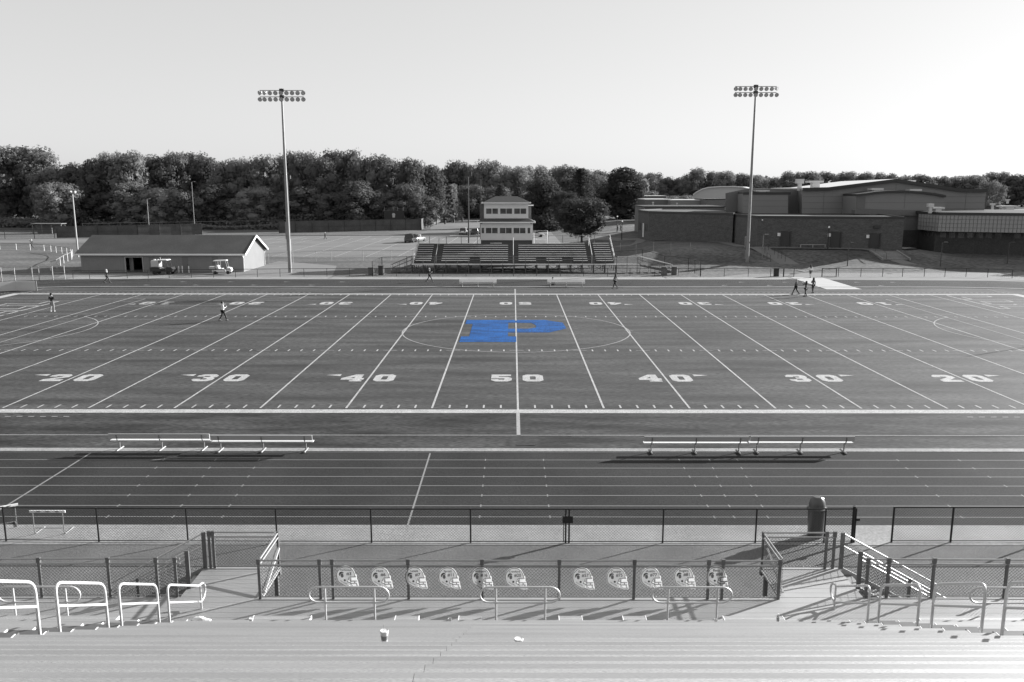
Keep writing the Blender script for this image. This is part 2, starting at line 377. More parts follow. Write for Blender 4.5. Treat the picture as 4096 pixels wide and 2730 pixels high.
# ---- beyond the far fence
sheet('parking_lot', [(-120, 138), (-70, 140), (-47, 112), (-46, 101), (6, 99), (14, 110), (14, 150), (22, 167), (-40, 167), (-120, 149)], .012, LOT)
mb = MB()
for i in range(12):
    x = -58+i*5.4; mb.add([(x, 101 if x > -44 else 125, .016), (x+.12, 101 if x > -44 else 125, .016), (x+1.3+.12, 164, .016), (x+1.3, 164, .016)], [(0,1,2,3)])
for i in range(30):
    x = -57+i*2.7
    if i % 2: mb.add([(x, 150, .016), (x+.12, 150, .016), (x+.25, 155, .016), (x+.13, 155, .016)], [(0,1,2,3)])
struct(mb, 'parking_lines', PAINT)
mb = MB(); mb.box(-64, -16, 166.9, 167.15, 0, .14); struct(mb, 'parking_kerb', CONC)
sheet('road', [(-26, 167), (10, 167), (24, 340), (-34, 330), (-30, 260), (-24, 200)], .008, LOT)
sheet('service_pad', [(-44, 62), (-24, 66), (-27, 84), (-38, 92), (-40, 74), (-62, 72), (-60, 66)], .006, CONCD)
sheet('ball_field_path', [(-260, 138), (-120, 138), (-120, 149), (-260, 149)], .010, LOT)
# draped paths on the school lawn
def ribbon(name, pts, w_, m, dz=.04):
    mb = MB(); P = []
    for i in range(len(pts)-1):
        a = Vector(pts[i]); b = Vector(pts[i+1]); n = max(1, int((b-a).length/2))
        P += [a+(b-a)*k/n for k in range(n)]
    P.append(Vector(pts[-1])); vs = []
    for i, p in enumerate(P):
        d = (P[min(i+1, len(P)-1)]-P[max(i-1, 0)]).normalized(); s_ = Vector((-d.y, d.x))*w_/2
        for e in (s_, -s_): vs.append((p.x+e.x, p.y+e.y, terr(p.x+e.x, p.y+e.y)+dz))
    mb.add(vs, [(2*i+1, 2*i+3, 2*i+2, 2*i) for i in range(len(P)-1)])
    return struct(mb, name, m)
sheet('concrete_walk', [(36, 64.6), (84, 62), (110, 52), (110, 66), (84, 74), (60, 75.2), (41, 74.5), (36, 68)], .017, CONCD)
sheet('concrete_walk', [(27.0, 67.6), (36, 67.6), (38, 72), (32, 72)], .0165, CONCD)
def tp(*l): return [tuple(tg(i, x, y)) for i, x, y in l]
ribbon('path', tp((4,520,1225),(4,400,1200),(4,265,1130),(4,150,1065),(4,60,1022)), 2.8, CONCD)
ribbon('path', tp((4,60,1026),(4,300,1026),(4,700,1030),(4,950,1034),(4,1060,1050),(4,1150,1085)), 2.0, CONCD)
ribbon('path', tp((4,1215,1135),(4,1310,1158),(4,1400,1182),(4,1500,1205)), 1.9, CONCD)
ribbon('path', tp((4,1270,1035),(4,1480,1060)), 1.2, CONCD)
ribbon('path', tp((3,930,930),(3,1060,950),(3,1240,962),(3,1400,955)), 2.6, CONCD)
ribbon('path', tp((3,1180,1018),(3,1290,1012),(3,1370,985),(3,1400,955)), 2.0, CONCD)
ribbon('path', tp((3,1400,955),(3,1560,962),(3,1780,958),(3,2080,985),(3,2240,1020)), 2.0, CONCD)
ribbon('path', tp((3,930,930),(3,1040,905),(3,1250,890)), 3.0, CONCD)
# ================================================================== NEAR GRANDSTAND
ZW = 1.5
gs = thing('grandstand', 'long aluminium grandstand with white end caps and chain link guard fences in the foreground', 'grandstand', (0, -25, 0))
GO = (0, -25, 0)
RUN, RISE, Y0, Z0 = .762, .388, -25.72, 1.937
XL, XR = -7.6, 7.3
SEAM = -1.05
def seat(x0, x1, y, z, wd=.25):
    mb = MB(); pr = [(y, z-.042), (y, z-.004), (y-.007, z), (y-wd*.34, z), (y-wd*.345, z+.0012), (y-wd*.68, z+.0012), (y-wd*.685, z), (y-wd, z), (y-wd, z-.042)]
    n = len(pr); mb.add([(x0, a_, b_) for a_, b_ in pr]+[(x1, a_, b_) for a_, b_ in pr], [tuple(range(n-1, -1, -1)), tuple(range(n, 2*n))]+[(i, (i+1) % n, n+(i+1) % n, n+i) for i in range(n)])
    for i in range(n): mb.m[2+i] = 1 if i == 4 else 0
    o = mb.build('seat', [ALU, ALUS], gs, GO)
    for xa, xb in ((x0-.016, x0), (x1, x1+.016)):
        if abs((xa+xb)/2-SEAM) > .1: MB().box(xa, xb, y-wd-.004, y+.004, z-.075, z+.004).build('end_cap', ALUE, o, GO)
def foot(x0, x1, y0, y1, z):
    mb = MB(); g_ = (y1-y0); mb.box(x0, x1, y0, y0+g_*.497, z-.04, z); mb.box(x0, x1, y0+g_*.503, y1, z-.04, z); mb.box(x0, x1, y0+g_*.497, y0+g_*.503, z-.04, z-.003)
    mb.box(x0, x1, y0-.004, y0+.02, z-RISE+.01, z-.041)
    mb.build('footboard', ALUF, gs, GO)
for k in range(0, 19):
    y = Y0-RUN*k; z = Z0+RISE*k
    sec = [(XL, SEAM-.002), (SEAM+.002, XR)]
    if k <= 11: sec += [(-17, -8.72), (8.42, 17)]
    for a, b in sec: seat(a, b, y, z)
    if k > 0:
        for a, b in ((-17 if k < 12 else XL, SEAM-.003), (SEAM+.003, 17 if k < 12 else XR)):
            foot(a, b, y-.24, y+RUN-.247, z-.391)
for a, b in ((-6.2, -4.9), (-2.95, -2.43), (-1.5, -.99), (.79, 1.3), (2.25, 2.76), (4.55, 5.9), (-12.2, -9.3), (9.0, 11.8)): seat(a, b, Y0+.32, Z0-.07)
# steps of the aisles
for k in range(1, 13):
    for x0, x1 in ((-8.5, -7.85), (7.55, 8.2)):
        MB().box(x0, x1, Y0-RUN*k+.2, Y0-RUN*k+RUN-.28, Z0+RISE*k-.43+.15, Z0+RISE*k-.43+.19).build('aisle_step', GALVD, gs, GO)

mb = MB()
for x in (-16, -12, -7.6, -3, 1, 4, 7.2, 12, 16):
    mb.bar((x, Y0, Z0-.12), (x, Y0-RUN*18, Z0+RISE*18-.12-.45), .08, .16)
    for k in (0, 5, 10, 15):
        y = Y0-RUN*k-.1; mb.box(x-.05, x+.05, y-.05, y+.05, 0, Z0+RISE*k-.3)
mb.build('support_frame', GALVD, gs, GO)
# walkway deck with landings
def deck(x0, x1, y0, y1):
    mb = MB(); n = max(1, round((y1-y0)/.25))
    for i in range(n):
        a = y0+(y1-y0)*i/n; mb.box(x0, x1, a+.004, y0+(y1-y0)*(i+1)/n-.004, ZW-.05, ZW)
    mb.box(x0, x1, y1, y1+.03, ZW-.2, ZW-.002)
    mb.build('deck', DECK, gs, GO)
deck(-17, 17, -26.3, -23.84)
deck(-8.55, -6.5, -23.80, -22.16); deck(6.35, 8.45, -23.80, -22.16)
mb = MB()
for x in [-16, -13, -10, -7.5, -4.5, -1.5, 1.5, 4.5, 7.5, 10, 13, 16]: mb.box(x-.05, x+.05, -24, -23.9, 0, ZW-.06)
for x in (-8.4, -6.6, 6.5, 8.3): mb.box(x-.05, x+.05, -22.3, -22.2, 0, ZW-.06)
mb.build('deck_frame', GALVD, gs, GO)
# guard fences
def guard(p, q, posts, zb=None, top=1.01, name='guard_fence', cell=.062, braces=()):
    p = Vector(p); q = Vector(q); d = (q-p); n_ = Vector((d.x, d.y, 0)).normalized(); s_ = Vector((-n_.y, n_.x, 0))
    f = MB(); f.path([p+Vector((0,0,.05)), q+Vector((0,0,.05))], .016, 8); fo = f.build('guard_fence', GALV, gs, GO)
    for z, r_, nm in ((top, .024, 'top_rail'), (top-.125, .024, 'mid_rail')):
        MB().path([p+Vector((0,0,z)), q+Vector((0,0,z))], r_, 8).build(nm, GALV, fo, GO, smooth=True)
    for t in posts:
        c = p+d*t; m = MB()
        m.bar(c-Vector((0,0,.18))+s_*.0, c+Vector((0,0,top+.02)), .065, .045, up=s_)
        m.bar(c+Vector((0,0,top-.10)), c+Vector((0,0,top+.04)), .09, .06, up=s_)
        m.build('post', GALVD, fo, GO)
    m = MB(); chain(m, p+Vector((0,0,.04))+s_*.03, q+Vector((0,0,.04))+s_*.03, top-.17, cell, .0042)
    m.build('mesh', WIRE, fo, GO)
    return fo
Yf = -23.89
X0, X1 = -6.56, 6.33
guard((X0, Yf, ZW), (X1, Yf, ZW), [(x-X0)/(X1-X0) for x in (-6.53, -5.03, -4.72, -2.85, -1.03, .87, 2.72, 4.55, 4.9, 6.30)])
guard((-17, Yf+.05, ZW), (-8.5, Yf+.1, ZW), [.02, .2, .43, .59, .79, .985, .93])
guard((8.42, Yf+.1, ZW), (17, Yf+.05, ZW), [.01, .07, .2, .41, .62, .85])
guard((-6.52, -23.8, ZW), (-6.52, -22.18, ZW), [.98]); guard((6.38, -22.18, ZW), (6.38, -23.8, ZW), [.02])
guard((-8.4, -22.18, ZW), (-6.6, -22.18, ZW), [.02, .08]); guard((6.45, -22.18, ZW), (8.35, -22.18, ZW), [.86, .97])
for s in (-1, 1):    # stairs down to the ground at both ends
    for yy, nm in ((-22.2, 'a'), (-23.35, 'b')):
        a = Vector((s*8.5, yy, ZW)); b = Vector((s*11.1, yy, .05))
        f = MB(); f.bar(a-Vector((0,0,.08)), b-Vector((0,0,.0)), .05, .26); fo = f.build('stair_stringer', GALV, gs, GO)
        for z in ((1.0, .80) if yy < -23 else (1.0, .66)):
            MB().path([a+Vector((0,0,z)), b+Vector((0,0,z))]+([b+Vector((s*.25, 0, z))] if z > .9 else []), .024, 8).build('handrail', RAILW, fo, GO, smooth=True)
        for p_, h_, w_ in ((a, 1.02, .1), ((a+b)/2, 1.0, .07), (b, .95, .05)): MB().bar(p_, p_+Vector((0,0,h_)), w_, .05).build('post', GALVD, fo, GO)
        m = MB(); chain(m, a+Vector((0,.03,.03)), b+Vector((0,.03,.03)), .8, .062, .004); m.build('mesh', WIRE, fo, GO)
    m = MB()
    for i in range(8):
        x = 8.5+.33*i; m.box(min(s*x, s*(x+.3)), max(s*x, s*(x+.3)), -23.3, -22.25, ZW-.18*(i+1)-.03, ZW-.18*(i+1))
    m.build('stair_treads', DECK, gs, GO)
for s in (-1, 1):    # diagonal inner brace
    m = MB(); m.bar((s*6.48, -23.7, ZW+.08), (s*6.48, -22.3, ZW+.62), .05, .05); m.build('brace', RAILW, gs, GO)
# round ended front rails
def loop_rail(x0, x1, y=-25.32, zt=2.53, zb=2.15, posts=None):
    r = (zt-zb)/2; pts = []
    for i in range(9): a = math.pi/2-math.pi*i/8; pts.append((x1-r*1.15+r*1.15*math.cos(a), y, (zt+zb)/2+r*math.sin(a)))
    for i in range(9): a = -math.pi/2-math.pi*i/8; pts.append((x0+r*1.15+r*1.15*math.cos(a), y, (zt+zb)/2+r*math.sin(a)))
    o = MB().path(pts, .024, 8, closed=True).build('handrail', RAILW, gs, GO, smooth=True)
    for x in posts or (x0+.37, x1-.33): MB().tube((x, y, ZW), (x, y, zt), .023).build('post', RAILW, o, GO, smooth=True)
for x in (-4.95, -1.03, 2.92): loop_rail(x, x+1.83)
loop_rail(-12.1, -10.2); loop_rail(10.2, 12.1)
# mid-aisle bent rails following the slope
def zrow(y): return Z0+RISE*(Y0-y)/RUN
def aisle_rail(x, ya, yb, loop=False):
    za, zb = zrow(ya)+.84, zrow(yb)+.84; r = .13
    fa, fb = max(ZW, zrow(ya)-.5), zrow(yb)-.5
    def bend(y, z, s_):   # corner between a vertical post and the sloped bar
        return [(x, y, z-r), (x, y+s_*r*.3, z-r*.3+(-s_*0)), (x, y+s_*r, z-s_*r*RISE/RUN*(1))]
    sl = RISE/RUN; r = .2
    def corner(y, z, s_):                    # rounded corner; s_=-1 bends towards -y
        o2 = []
        for i in range(6):
            t_ = i/5; p0 = Vector((y, z-r)); p1 = Vector((y, z)); p2 = Vector((y+s_*r, z-s_*r*sl)); q_ = p0*(1-t_)**2+p1*2*t_*(1-t_)+p2*t_*t_; o2.append((x, q_.x, q_.y))
        return o2
    ca = corner(ya, za, -1); cb = corner(yb, zb, 1)[::-1]
    pts = [(x, ya, fa)]+ca+cb+[(x, yb, fb)]
    if loop:
        e = .3; zt = za; zl = za-.42
        pts = [(x, ya, zl), (x, ya+e*.6, zl+.03), (x, ya+e*.95, zl+.14), (x, ya+e, zl+.24), (x, ya+e*.85, zt-.08), (x, ya+e*.5, zt-.01), (x, ya-.1, zt+.04)]+cb+[(x, yb, fb)]
    o = MB().path(pts, .026, 8).build('handrail', RAILW, gs, GO, smooth=True)
    MB().tube((x, ya, za-.42), (x, yb, zb-.42), .023).build('mid_rail', RAILW, o, GO, smooth=True)
    if loop: MB().tube((x, ya, fa), (x, ya, za), .024).build('post', RAILW, o, GO, smooth=True)
def ydep(d): return CAM.y+(d-.1787*9.4)/.984+.15
for x, s in ((-7.80, 1), (7.50, 1)):
    for i, (a, b) in enumerate(((-24.4, -26.2), (-26.7, -28.3), (-28.8, -30.35), (-30.9, -32.4), (-33, -34.4))):
        aisle_rail(x, a, b, loop=(i == 0))
# ---- things left on the seats
def on_seat(u, v):
    """nearest grandstand row under a photo pixel"""
    best = None
    for k in range(0, 19):
        z = Z0+RISE*k+.003; p = gp(u, v, z); y1 = Y0-RUN*k
        d = max(y1-.25-p.y, 0)+max(p.y-y1, 0)
        if best is None or d < best[0]: best = (d, k, p)
    k = best[1]; p = best[2]; return Vector((p.x, Y0-RUN*k-.125, Z0+RISE*k+.003)), k
def cup(u, v, h, r, label, straw=False, lid=True, prnt=False):
    p, k = on_seat(u, v)
    t = thing('paper_cup', label, 'cup', p)
    MB().lathe([(r*.68, 0), (r*.72, .004), (r, h), (r*.94, h), (r*.7, h*.1)], n=24).build('cup_body', CUP, t, smooth=True)
    if prnt: MB().lathe([(r*.80+.001, h*.28), (r*.94+.001, h*.68), (r*.94, h*.68), (r*.80, h*.28)], n=24).build('sleeve_print', mat('cup_print', .24, var=.5, scale=40), t, smooth=True)
    if lid: MB().lathe([(r*1.06, h-.012), (r*1.08, h+.004), (r*.97, h+.012), (r*.8, h+.008), (r*.3, h+.009), (r*.05, h+.009)], n=24).build('lid', CUP, t, smooth=True)
    if straw: MB().tube((0, 0, h*.2), (-.006, .004, h+.095), .0032).build('straw', mat('straw', .3), t, smooth=True)
    return t
cup(1538, 2576, .165, .055, 'large white foam cup with a straw and printed side on the seats', straw=True, prnt=True)
cup(2076, 2583, .05, .058, 'squat white lidded cup standing alone near the middle of the seats', straw=False)
cup(1803, 2475, .10, .045, 'small white cup on the front row between the two round ended rails', lid=False)
cup(1012, 2481, .09, .045, 'small white cup on the front seats left of all other cups', lid=True)
cup(2865, 2492, .09, .045, 'small white cup on the front seats behind the rightmost round ended rail', lid=False)
p, k = on_seat(3101, 2474)
t = thing('water_bottle', 'clear plastic water bottle standing on the front row', 'bottle', p)
MB().lathe([(.03, 0), (.033, .01), (.033, .13), (.028, .15), (.013, .185), (.013, .2)], n=16).build('bottle_body', mat('clear_plastic', .6, rough=.15, trans=.6), t, smooth=True)
MB().lathe([(.016, .198), (.016, .22), (.01, .222)], n=12).build('cap', WHITE, t, smooth=True)
MB().lathe([(.034, .06), (.034, .11), (.033, .11), (.033, .06)], n=16).build('bottle_label', mat('paper_label', .35), t, smooth=True)
p, k = on_seat(808, 2480)
mb = MB(); nn = 14
rr = random.Random(5); vs = []
for i in range(6):
    for j in range(nn):
        a = 2*math.pi*j/nn; r_ = (.17, .175, .14, .11, .07, .02)[i]*(1+.22*math.sin(3*a+i)+rr.uniform(-.15, .15))
        vs.append((r_*math.cos(a)*1.2, r_*math.sin(a)*.6, (0, .03, .07, .1, .12, .125)[i]+rr.uniform(0, .015)))
mb.add(vs, [(i*nn+j, i*nn+(j+1)%nn, (i+1)*nn+(j+1)%nn, (i+1)*nn+j) for i in range(5) for j in range(nn)]+[tuple(range(5*nn, 6*nn))])
b_ = mb.build('plastic_bag', WHITE); b_.location = p; tag(b_, 'crumpled white plastic bag lying on the front seats', 'bag')
# ================================================================== HELMET BOARDS
HP = [(418,520),(425,430),(455,340),(510,260),(585,190),(680,145),(790,122),(900,135),(1000,175),(1080,240),(1140,330),(1170,400),(1185,455),(1225,465),(1238,500),(1235,545),(1242,600),(1240,650),(1268,665),(1285,740),(1300,830),(1322,910),(1315,945),(1290,962),(1180,965),(1060,955),(1000,920),(930,885),(890,903),(790,905),(700,885),(600,825),(540,780),(490,742),(465,710),(435,640)]
HSX, HSZ = .2*.102/.2*1.0, 1
SXm = .102*20.1/3349*1.0; SZm = SXm*1.13
def hx(x): return (x-820)*SXm
def hz(y): return -(y-122)*SZm
BOARD = mat('helmet_board', .92, rough=.55, var=.03, scale=9); BFACE = mat('helmet_face_grey', .72, rough=.6, var=.10, scale=9)
for m_ in (BOARD, BFACE):                  # thin plastic board lit from behind
    n_ = m_.node_tree.nodes; t_ = n_.new('ShaderNodeBsdfTranslucent'); t_.inputs[0].default_value = (.95, .95, .95, 1); x_ = n_.new('ShaderNodeMixShader'); x_.inputs[0].default_value = .62
    m_.node_tree.links.new(n_['Principled BSDF'].outputs[0], x_.inputs[1]); m_.node_tree.links.new(t_.outputs[0], x_.inputs[2]); m_.node_tree.links.new(x_.outputs[0], n_['Material Output'].inputs[0])
INK = mat('board_ink', .03, rough=.6); INKG = mat('pale_ink', .2, rough=.6); FACE = mat('emblem_grey', .17, rough=.6, var=.5, scale=60)
def strip(mb, pts, w_, y, closed=False):
    P = [Vector((hx(a), 0, hz(b))) for a, b in pts]; n = len(P)
    for i in range(n if closed else n-1):
        a = P[i]; b = P[(i+1) % n]; d = (b-a).normalized()*w_/2; s_ = Vector((-d.z, 0, d.x))
        q4 = [a-d-s_, b+d-s_, b+d+s_, a-d+s_]; mb.add([(v.x, y-.00004*i, v.z) for v in q4], [(0,1,2,3)])
hel = None
NAMES = [('VanGoeye','#3'),('Hunt','#6'),('Lewis','#7'),('Spratt','#11'),('Andrysiak','#16'),('Crawford','#20'),('Evers','#57'),('Cooper','#75'),('Austin','#77'),('Rogers','#81'),('Betts','#88')]
HXS = [(-4.31,2.395),(-3.47,2.37),(-2.62,2.37),(-1.80,2.365),(-.99,2.36),(-.16,2.355),(1.50,2.355),(2.34,2.36),(3.18,2.37),(4.00,2.38),(4.80,2.39)]
def cen(l): 
    cx = sum(a for a, b in l)/len(l); cy = sum(b for a, b in l)/len(l); return cx, cy
for (nm, num), (x, z) in zip(NAMES, HXS):
    root = thing('helmet_sign', 'white football helmet shaped board marked '+num+' hanging on the walkway fence', 'sign', (x-.06, Yf-.045, z), 0, 'helmet shaped boards on the walkway fence')
    poly = [(hx(a), hz(b)) for a, b in HP]
    MB().vprism(poly[::-1], (0, 0, 0), (1, 0, 0), (0, .01, 0)).build('board', BOARD, root)
    mb = MB()
    c = cen(HP); inn = [(c[0]+(a-c[0])*.95, c[1]+(b-c[1])*.95) for a, b in HP]
    shell = [(432,520),(440,430),(470,345),(525,270),(600,205),(690,165),(790,150),(890,160),(985,200),(1060,262),(1115,340),(1150,425),(1165,520),(980,530),(935,550),(900,620),(870,690),(860,735),(930,760),(935,810),(900,870),(850,885),(770,885),(700,860),(600,800),(540,757),(495,720),(460,650)]
    mb.vprism([(hx(a), hz(b)) for a, b in shell][::-1], (0, -.0015, 0), (1, 0, 0), (0, .001, 0))
    mb.build('shell', BFACE, root)
    mb = MB(); strip(mb, shell[:13], .013, -.003); strip(mb, shell[22:]+shell[:1], .013, -.003); strip(mb, [(935,810),(900,870),(850,885),(770,885)], .006, -.003)
    for l in ([(860,730),(930,560),(985,530),(1195,525),(1195,550),(990,555),(975,560)], [(975,560),(975,740),(975,830),(1000,880),(1070,938),(1280,938),(1280,910),(1090,905),(1030,850),(1005,800)],
              [(1005,560),(1005,740)], [(860,720),(1000,780),(1250,775)], [(890,640),(1010,695),(1250,690)], [(880,735),(1010,800),(1240,800)], [(1010,718),(1250,715)], [(1135,715),(1135,770)], [(1160,715),(1160,770)], [(1205,800),(1225,905)], [(1235,800),(1260,910)], [(915,600),(960,600),(960,660)]):
        strip(mb, l, .010, -.0034)
    mb.build('face_guard', INK, root)
    mb = MB(); mb.lathe([(.0, 0), (.026, 0), (.026, .002), (0, .002)], (hx(752), -.005, hz(670)), 16, ax=(0, 1, 0)); mb.build('ear_hole', INK, root)
    crest = [(530,495),(527,430),(545,385),(590,352),(640,345),(690,365),(722,402),(680,400),(640,395),(600,415),(575,450),(560,495),(545,500)]
    em = MB().vprism([(hx(a), hz(b)) for a, b in crest][::-1], (0, -.004, 0), (1, 0, 0), (0, .002, 0)).build('crest', INK, root)
    fc = [(590,470),(600,430),(640,410),(690,425),(710,480),(705,540),(680,560),(650,572),(610,555),(600,520)]
    MB().vprism([(hx(a), hz(b)) for a, b in fc][::-1], (0, -.004, 0), (1, 0, 0), (0, .002, 0)).build('warrior_head', FACE, root)
    text(nm, 'name_text', INK, root, .082 if len(nm) < 8 else .068, (hx(800), -.005, hz(280)), (R(90), 0, 0), .0008)
    text(num, 'number_text', INK, root, .115, (hx(930), -.005, hz(425)), (R(90), 0, 0), .0008, sx=.92 if len(num) > 2 else 1)
    text('Class of 2002', 'year_text', INKG, root, .036, (hx(700), -.005, hz(745)), (R(90), R(31), 0), .0005)
# ================================================================== TRACK FENCE (black vinyl)
def fence(name, label, pts_, h, m_post, m_rail, m_wire, r_post=.028, r_rail=.02, cell=.07, rw=.0025, cat='fence', rails=('top',), wires=True, group=None, sub=None, mid=False, zf=None):
    """pts_: post positions along the run (x, y)"""
    P = [Vector((x, y, zf(x, y) if zf else 0)) for x, y in pts_]; o = P[0]
    root = thing(name, label, cat, o, group=group)
    for p in P: MB().tube(p, p+Vector((0,0,h+.03)), r_post, 8).build('post', m_post, root, o, smooth=True)
    MB().path([p+Vector((0,0,h)) for p in P], r_rail, 6).build('top_rail', m_rail, root, o, smooth=True)
    if mid: MB().path([p+Vector((0,0,h*mid)) for p in P], r_rail*.7, 6).build('mid_rail', m_rail, root, o, smooth=True)
    if 'bottom' in rails: MB().path([p+Vector((0,0,.06)) for p in P], r_rail*.6, 6).build('bottom_rail', m_rail, root, o, smooth=True)
    if wires:
        m = MB()
        for a, b in zip(P, P[1:]): chain(m, a+Vector((0,.0,.03)), b+Vector((0,0,.03)), h-.03, cell, rw)
        m.build('mesh', m_wire, root, o)
    return root
YF = -17.18
tf = fence('track_fence', 'black vinyl chain link fence along the near edge of the track', [(-20.3, YF+.1), (-17.05, YF+.1), (-13.95, YF+.05), (-11.0, YF+.03), (-8.05, YF+.01), (-4.93, YF), (-1.66, YF), (1.47, YF), (4.67, YF), (7.73, YF+.02), (10.0, YF+.04), (11.0, YF+.05)], 1.18, BLACKV, BLACKV, BLACKW, r_rail=.024, rails=('bottom',), rw=.0036)
m = MB(); m.tube((1.58, YF, 0), (1.58, YF, 1.2), .03); m.box(1.36, 1.70, YF-.05, YF+.06, .72, .95); m.tube((1.40, YF-.03, .05), (1.40, YF-.03, .9), .014)
m.build('gate_latch', BLACKV, tf, tf.location)
m = MB(); m.tube((10.93, YF+.05, 0), (10.93, YF+.05, 1.27), .05); m.box(11.0, 11.12, YF, YF+.1, .78, .86); m.build('gate_post', BLACKV, tf, tf.location)
fence('track_fence', 'shorter run of black chain link fence right of the walk through gap', [(12.25, YF+.08), (14.2, YF+.08), (17.3, YF+.1), (20.5, YF+.1)], 1.22, BLACKV, BLACKV, BLACKW, r_post=.034, r_rail=.024, rails=('bottom',), rw=.0036)
# ---- refuse bin with hooded lid
t = thing('trash_can', 'tall dark rubbish bin with domed hood beside the track fence', 'trash can', (9.9, -16.62, 0))
BIN = mat('bin_plastic', .085, rough=.35)
MB().lathe([(.24, 0), (.25, .02), (.29, .95), (.325, .97), (.325, 1.03), (.29, 1.04)], n=28).build('barrel', BIN, t, smooth=True)
hood = MB().lathe([(.30, 1.04), (.27, 1.06), (.262, 1.15), (.24, 1.26), (.19, 1.36), (.14, 1.41), (.02, 1.42)], n=28).build('hood', BIN, t, smooth=True)
MB().lathe([(.09, 0), (.085, .05), (.05, .075), (.01, .08)], (.12, -.02, 1.335), 12, ax=(.5, 0, .85)).build('flap', BIN, hood, smooth=True)
MB().lathe([(.07, 0), (.065, .04), (.03, .055), (.01, .058)], (-.11, -.02, 1.345), 12, ax=(-.4, 0, .9)).build('flap', BIN, hood, smooth=True)
m = MB(); m.tube((-.33, 0, 1.0), (-.24, 0, 1.02), .05); m.tube((.33, 0, 1.0), (.24, 0, 1.02), .05); m.build('handle', BIN, t, smooth=True)
# ---- hurdles
def hurdle(x, y, rz, label):
    t = thing('hurdle', label, 'hurdle', (x, y, 0), rz, 'track hurdles by the fence')
    for s in (-1, 1):
        MB().path([(s*.5, .62, .03), (s*.5, .08, .03), (s*.5, .02, .07), (s*.5, 0, .14), (s*.5, 0, .84)], .016, 8).build('leg', GALV, t, smooth=True)
    o = MB().box(-.6, .6, -.02, .02, .80, .875).build('bar', WHITE, t)
    m = MB(); [m.box(a, a+.12, -.024, -.02, .822, .85) for a in (-.36, -.06, .26)]; m.build('stripe', INK, o)
    MB().tube((-.5, 0, .25), (.5, 0, .25), .012).build('cross_bar', GALV, t, smooth=True)
hurdle(-15.9, -16.55, 0, 'track hurdle with white bar standing square behind the fence')
hurdle(-17.75, -16.25, R(36), 'track hurdle turned slantwise at the left edge of the photo')
# ---- team benches
def bench(x0, x1, y, facing, label, L=None, zt=.80, bk=None):
    """facing +1: sitter looks to +y, back on the near side"""
    L = x1-x0; t = thing('team_bench', label, 'bench', ((x0+x1)/2, y, 0.02), 0, 'aluminium team benches')
    s = facing; h = L/2
    BS = mat('bench_aluminium', .7, rough=.38, metal=.3)
    MB().box(-h, h, -.13 if s > 0 else -.12, .13, .43, .47).build('seat', BS, t)
    yb = -s*.2
    m = MB(); a, b = (yb-.02, yb+.02)
    m.hexa([(-h, a-s*0, .56), (h, a, .56), (h, b, .56), (-h, b, .56)], [(-h, a-s*.05, zt), (h, a-s*.05, zt), (h, b-s*.05, zt), (-h, b-s*.05, zt)])
    m.build('backrest', bk or mat('bench_back', .5, rough=.5, metal=.2), t)
    for xx in (-h+.35, .0, h-.35):
        MB().path([(xx, -s*.26, zt-.04), (xx, -s*.21, .55), (xx, -s*.12, .42), (xx, 0, .40)], .028, 8).build('bracket', GALV, t, smooth=True)
        m = MB(); m.tube((xx, 0, .42), (xx, 0, .03), .03); m.path([(xx, -.34, .03), (xx, .34, .03)], .035, 8); m.build('leg', GALV, t, smooth=True)
bench(-18.2, -13.72, -7.18, 1, 'aluminium team bench farthest left beside the near kerb')
bench(-13.62, -9.12, -7.38, 1, 'aluminium team bench joined to the right end of the leftmost bench')
bench(5.5, 10.08, -7.55, 1, 'aluminium team bench right of midfield with its left end nearest the fifty')
bench(10.18, 14.75, -7.5, 1, 'aluminium team bench farthest right beside the near kerb')
bench(-6.65, -2.2, 56.2, -1, 'white backed team bench left of the fifty on the far sideline', zt=.86, bk=WHITE)
bench(3.85, 8.35, 56.2, -1, 'white backed team bench right of the fifty with a person sitting behind it', zt=.86, bk=WHITE)
# ================================================================== FAR SIDE STRUCTURES
# ---- light towers
STEEL = mat('tower_steel', 0.22, rough=.5, metal=.35, var=.12, scale=1.5); LAMPM = mat('lamp_housing', .55, rough=.35, metal=.6)
LAMPG = mat('lamp_glass', .42, rough=.15, spec=.7, var=.4, scale=8)
def light_tower(x, y, h, label, aim, tilt_right):
    t = thing('light_tower', label, 'floodlight', (x, y, 0), 0, 'floodlight towers behind the far sideline')
    MB().path([(0, 0, 0), (0, 0, h)], .27, 12, r2=.13).build('pole', STEEL, t, smooth=True)
    m = MB(); m.box(-.35, .15, .2, .6, 3.0, 4.6); m.box(-.2, .35, .15, .5, 1.4, 2.6) if tilt_right else m.box(-.45, .0, .2, .6, 4.6, 6.9); m.build('control_box', mat('box_grey', .22, rough=.5), t)
    for r_, z in ((0, h-.25), (1, h-1.08)):
        MB().bar((-2.95, .0, z), (2.95, 0, z), .09, .09).build('crossarm', STEEL, t)
        MB().box(-.3, .3, -.14, .14, z-.2, z+.22).build('bracket', DARK, t)
        for i in range(9):
            lx = -3.0+i*.74+(.12 if i == 0 else 0)
            tx = aim+(i-4)*(.05 if tilt_right else .05)
            if i in (0, 1) and not tilt_right and r_ == 0: tx = aim-.95
            if i == 8 and tilt_right and r_ == 0: tx = 1.4
            ax = Vector((tx, -1, -.42)).normalized(); c = Vector((lx, -.22, z-.33))
            m = MB(); m.lathe([(.07, -.34), (.12, -.30), (.2, -.12), (.29, .10), (.30, .12), (.275, .12), (.27, .09), (.0, .06)], c, 16, ax=ax)
            m.tube((lx, 0, z), c-ax*.2, .03, 5)
            L_ = m.build('lamp', LAMPM, t, smooth=True)
            MB().lathe([(.262, .085), (.262, .1), (.0, .105)], c, 16, ax=ax).build('lens', LAMPG, L_, smooth=True)
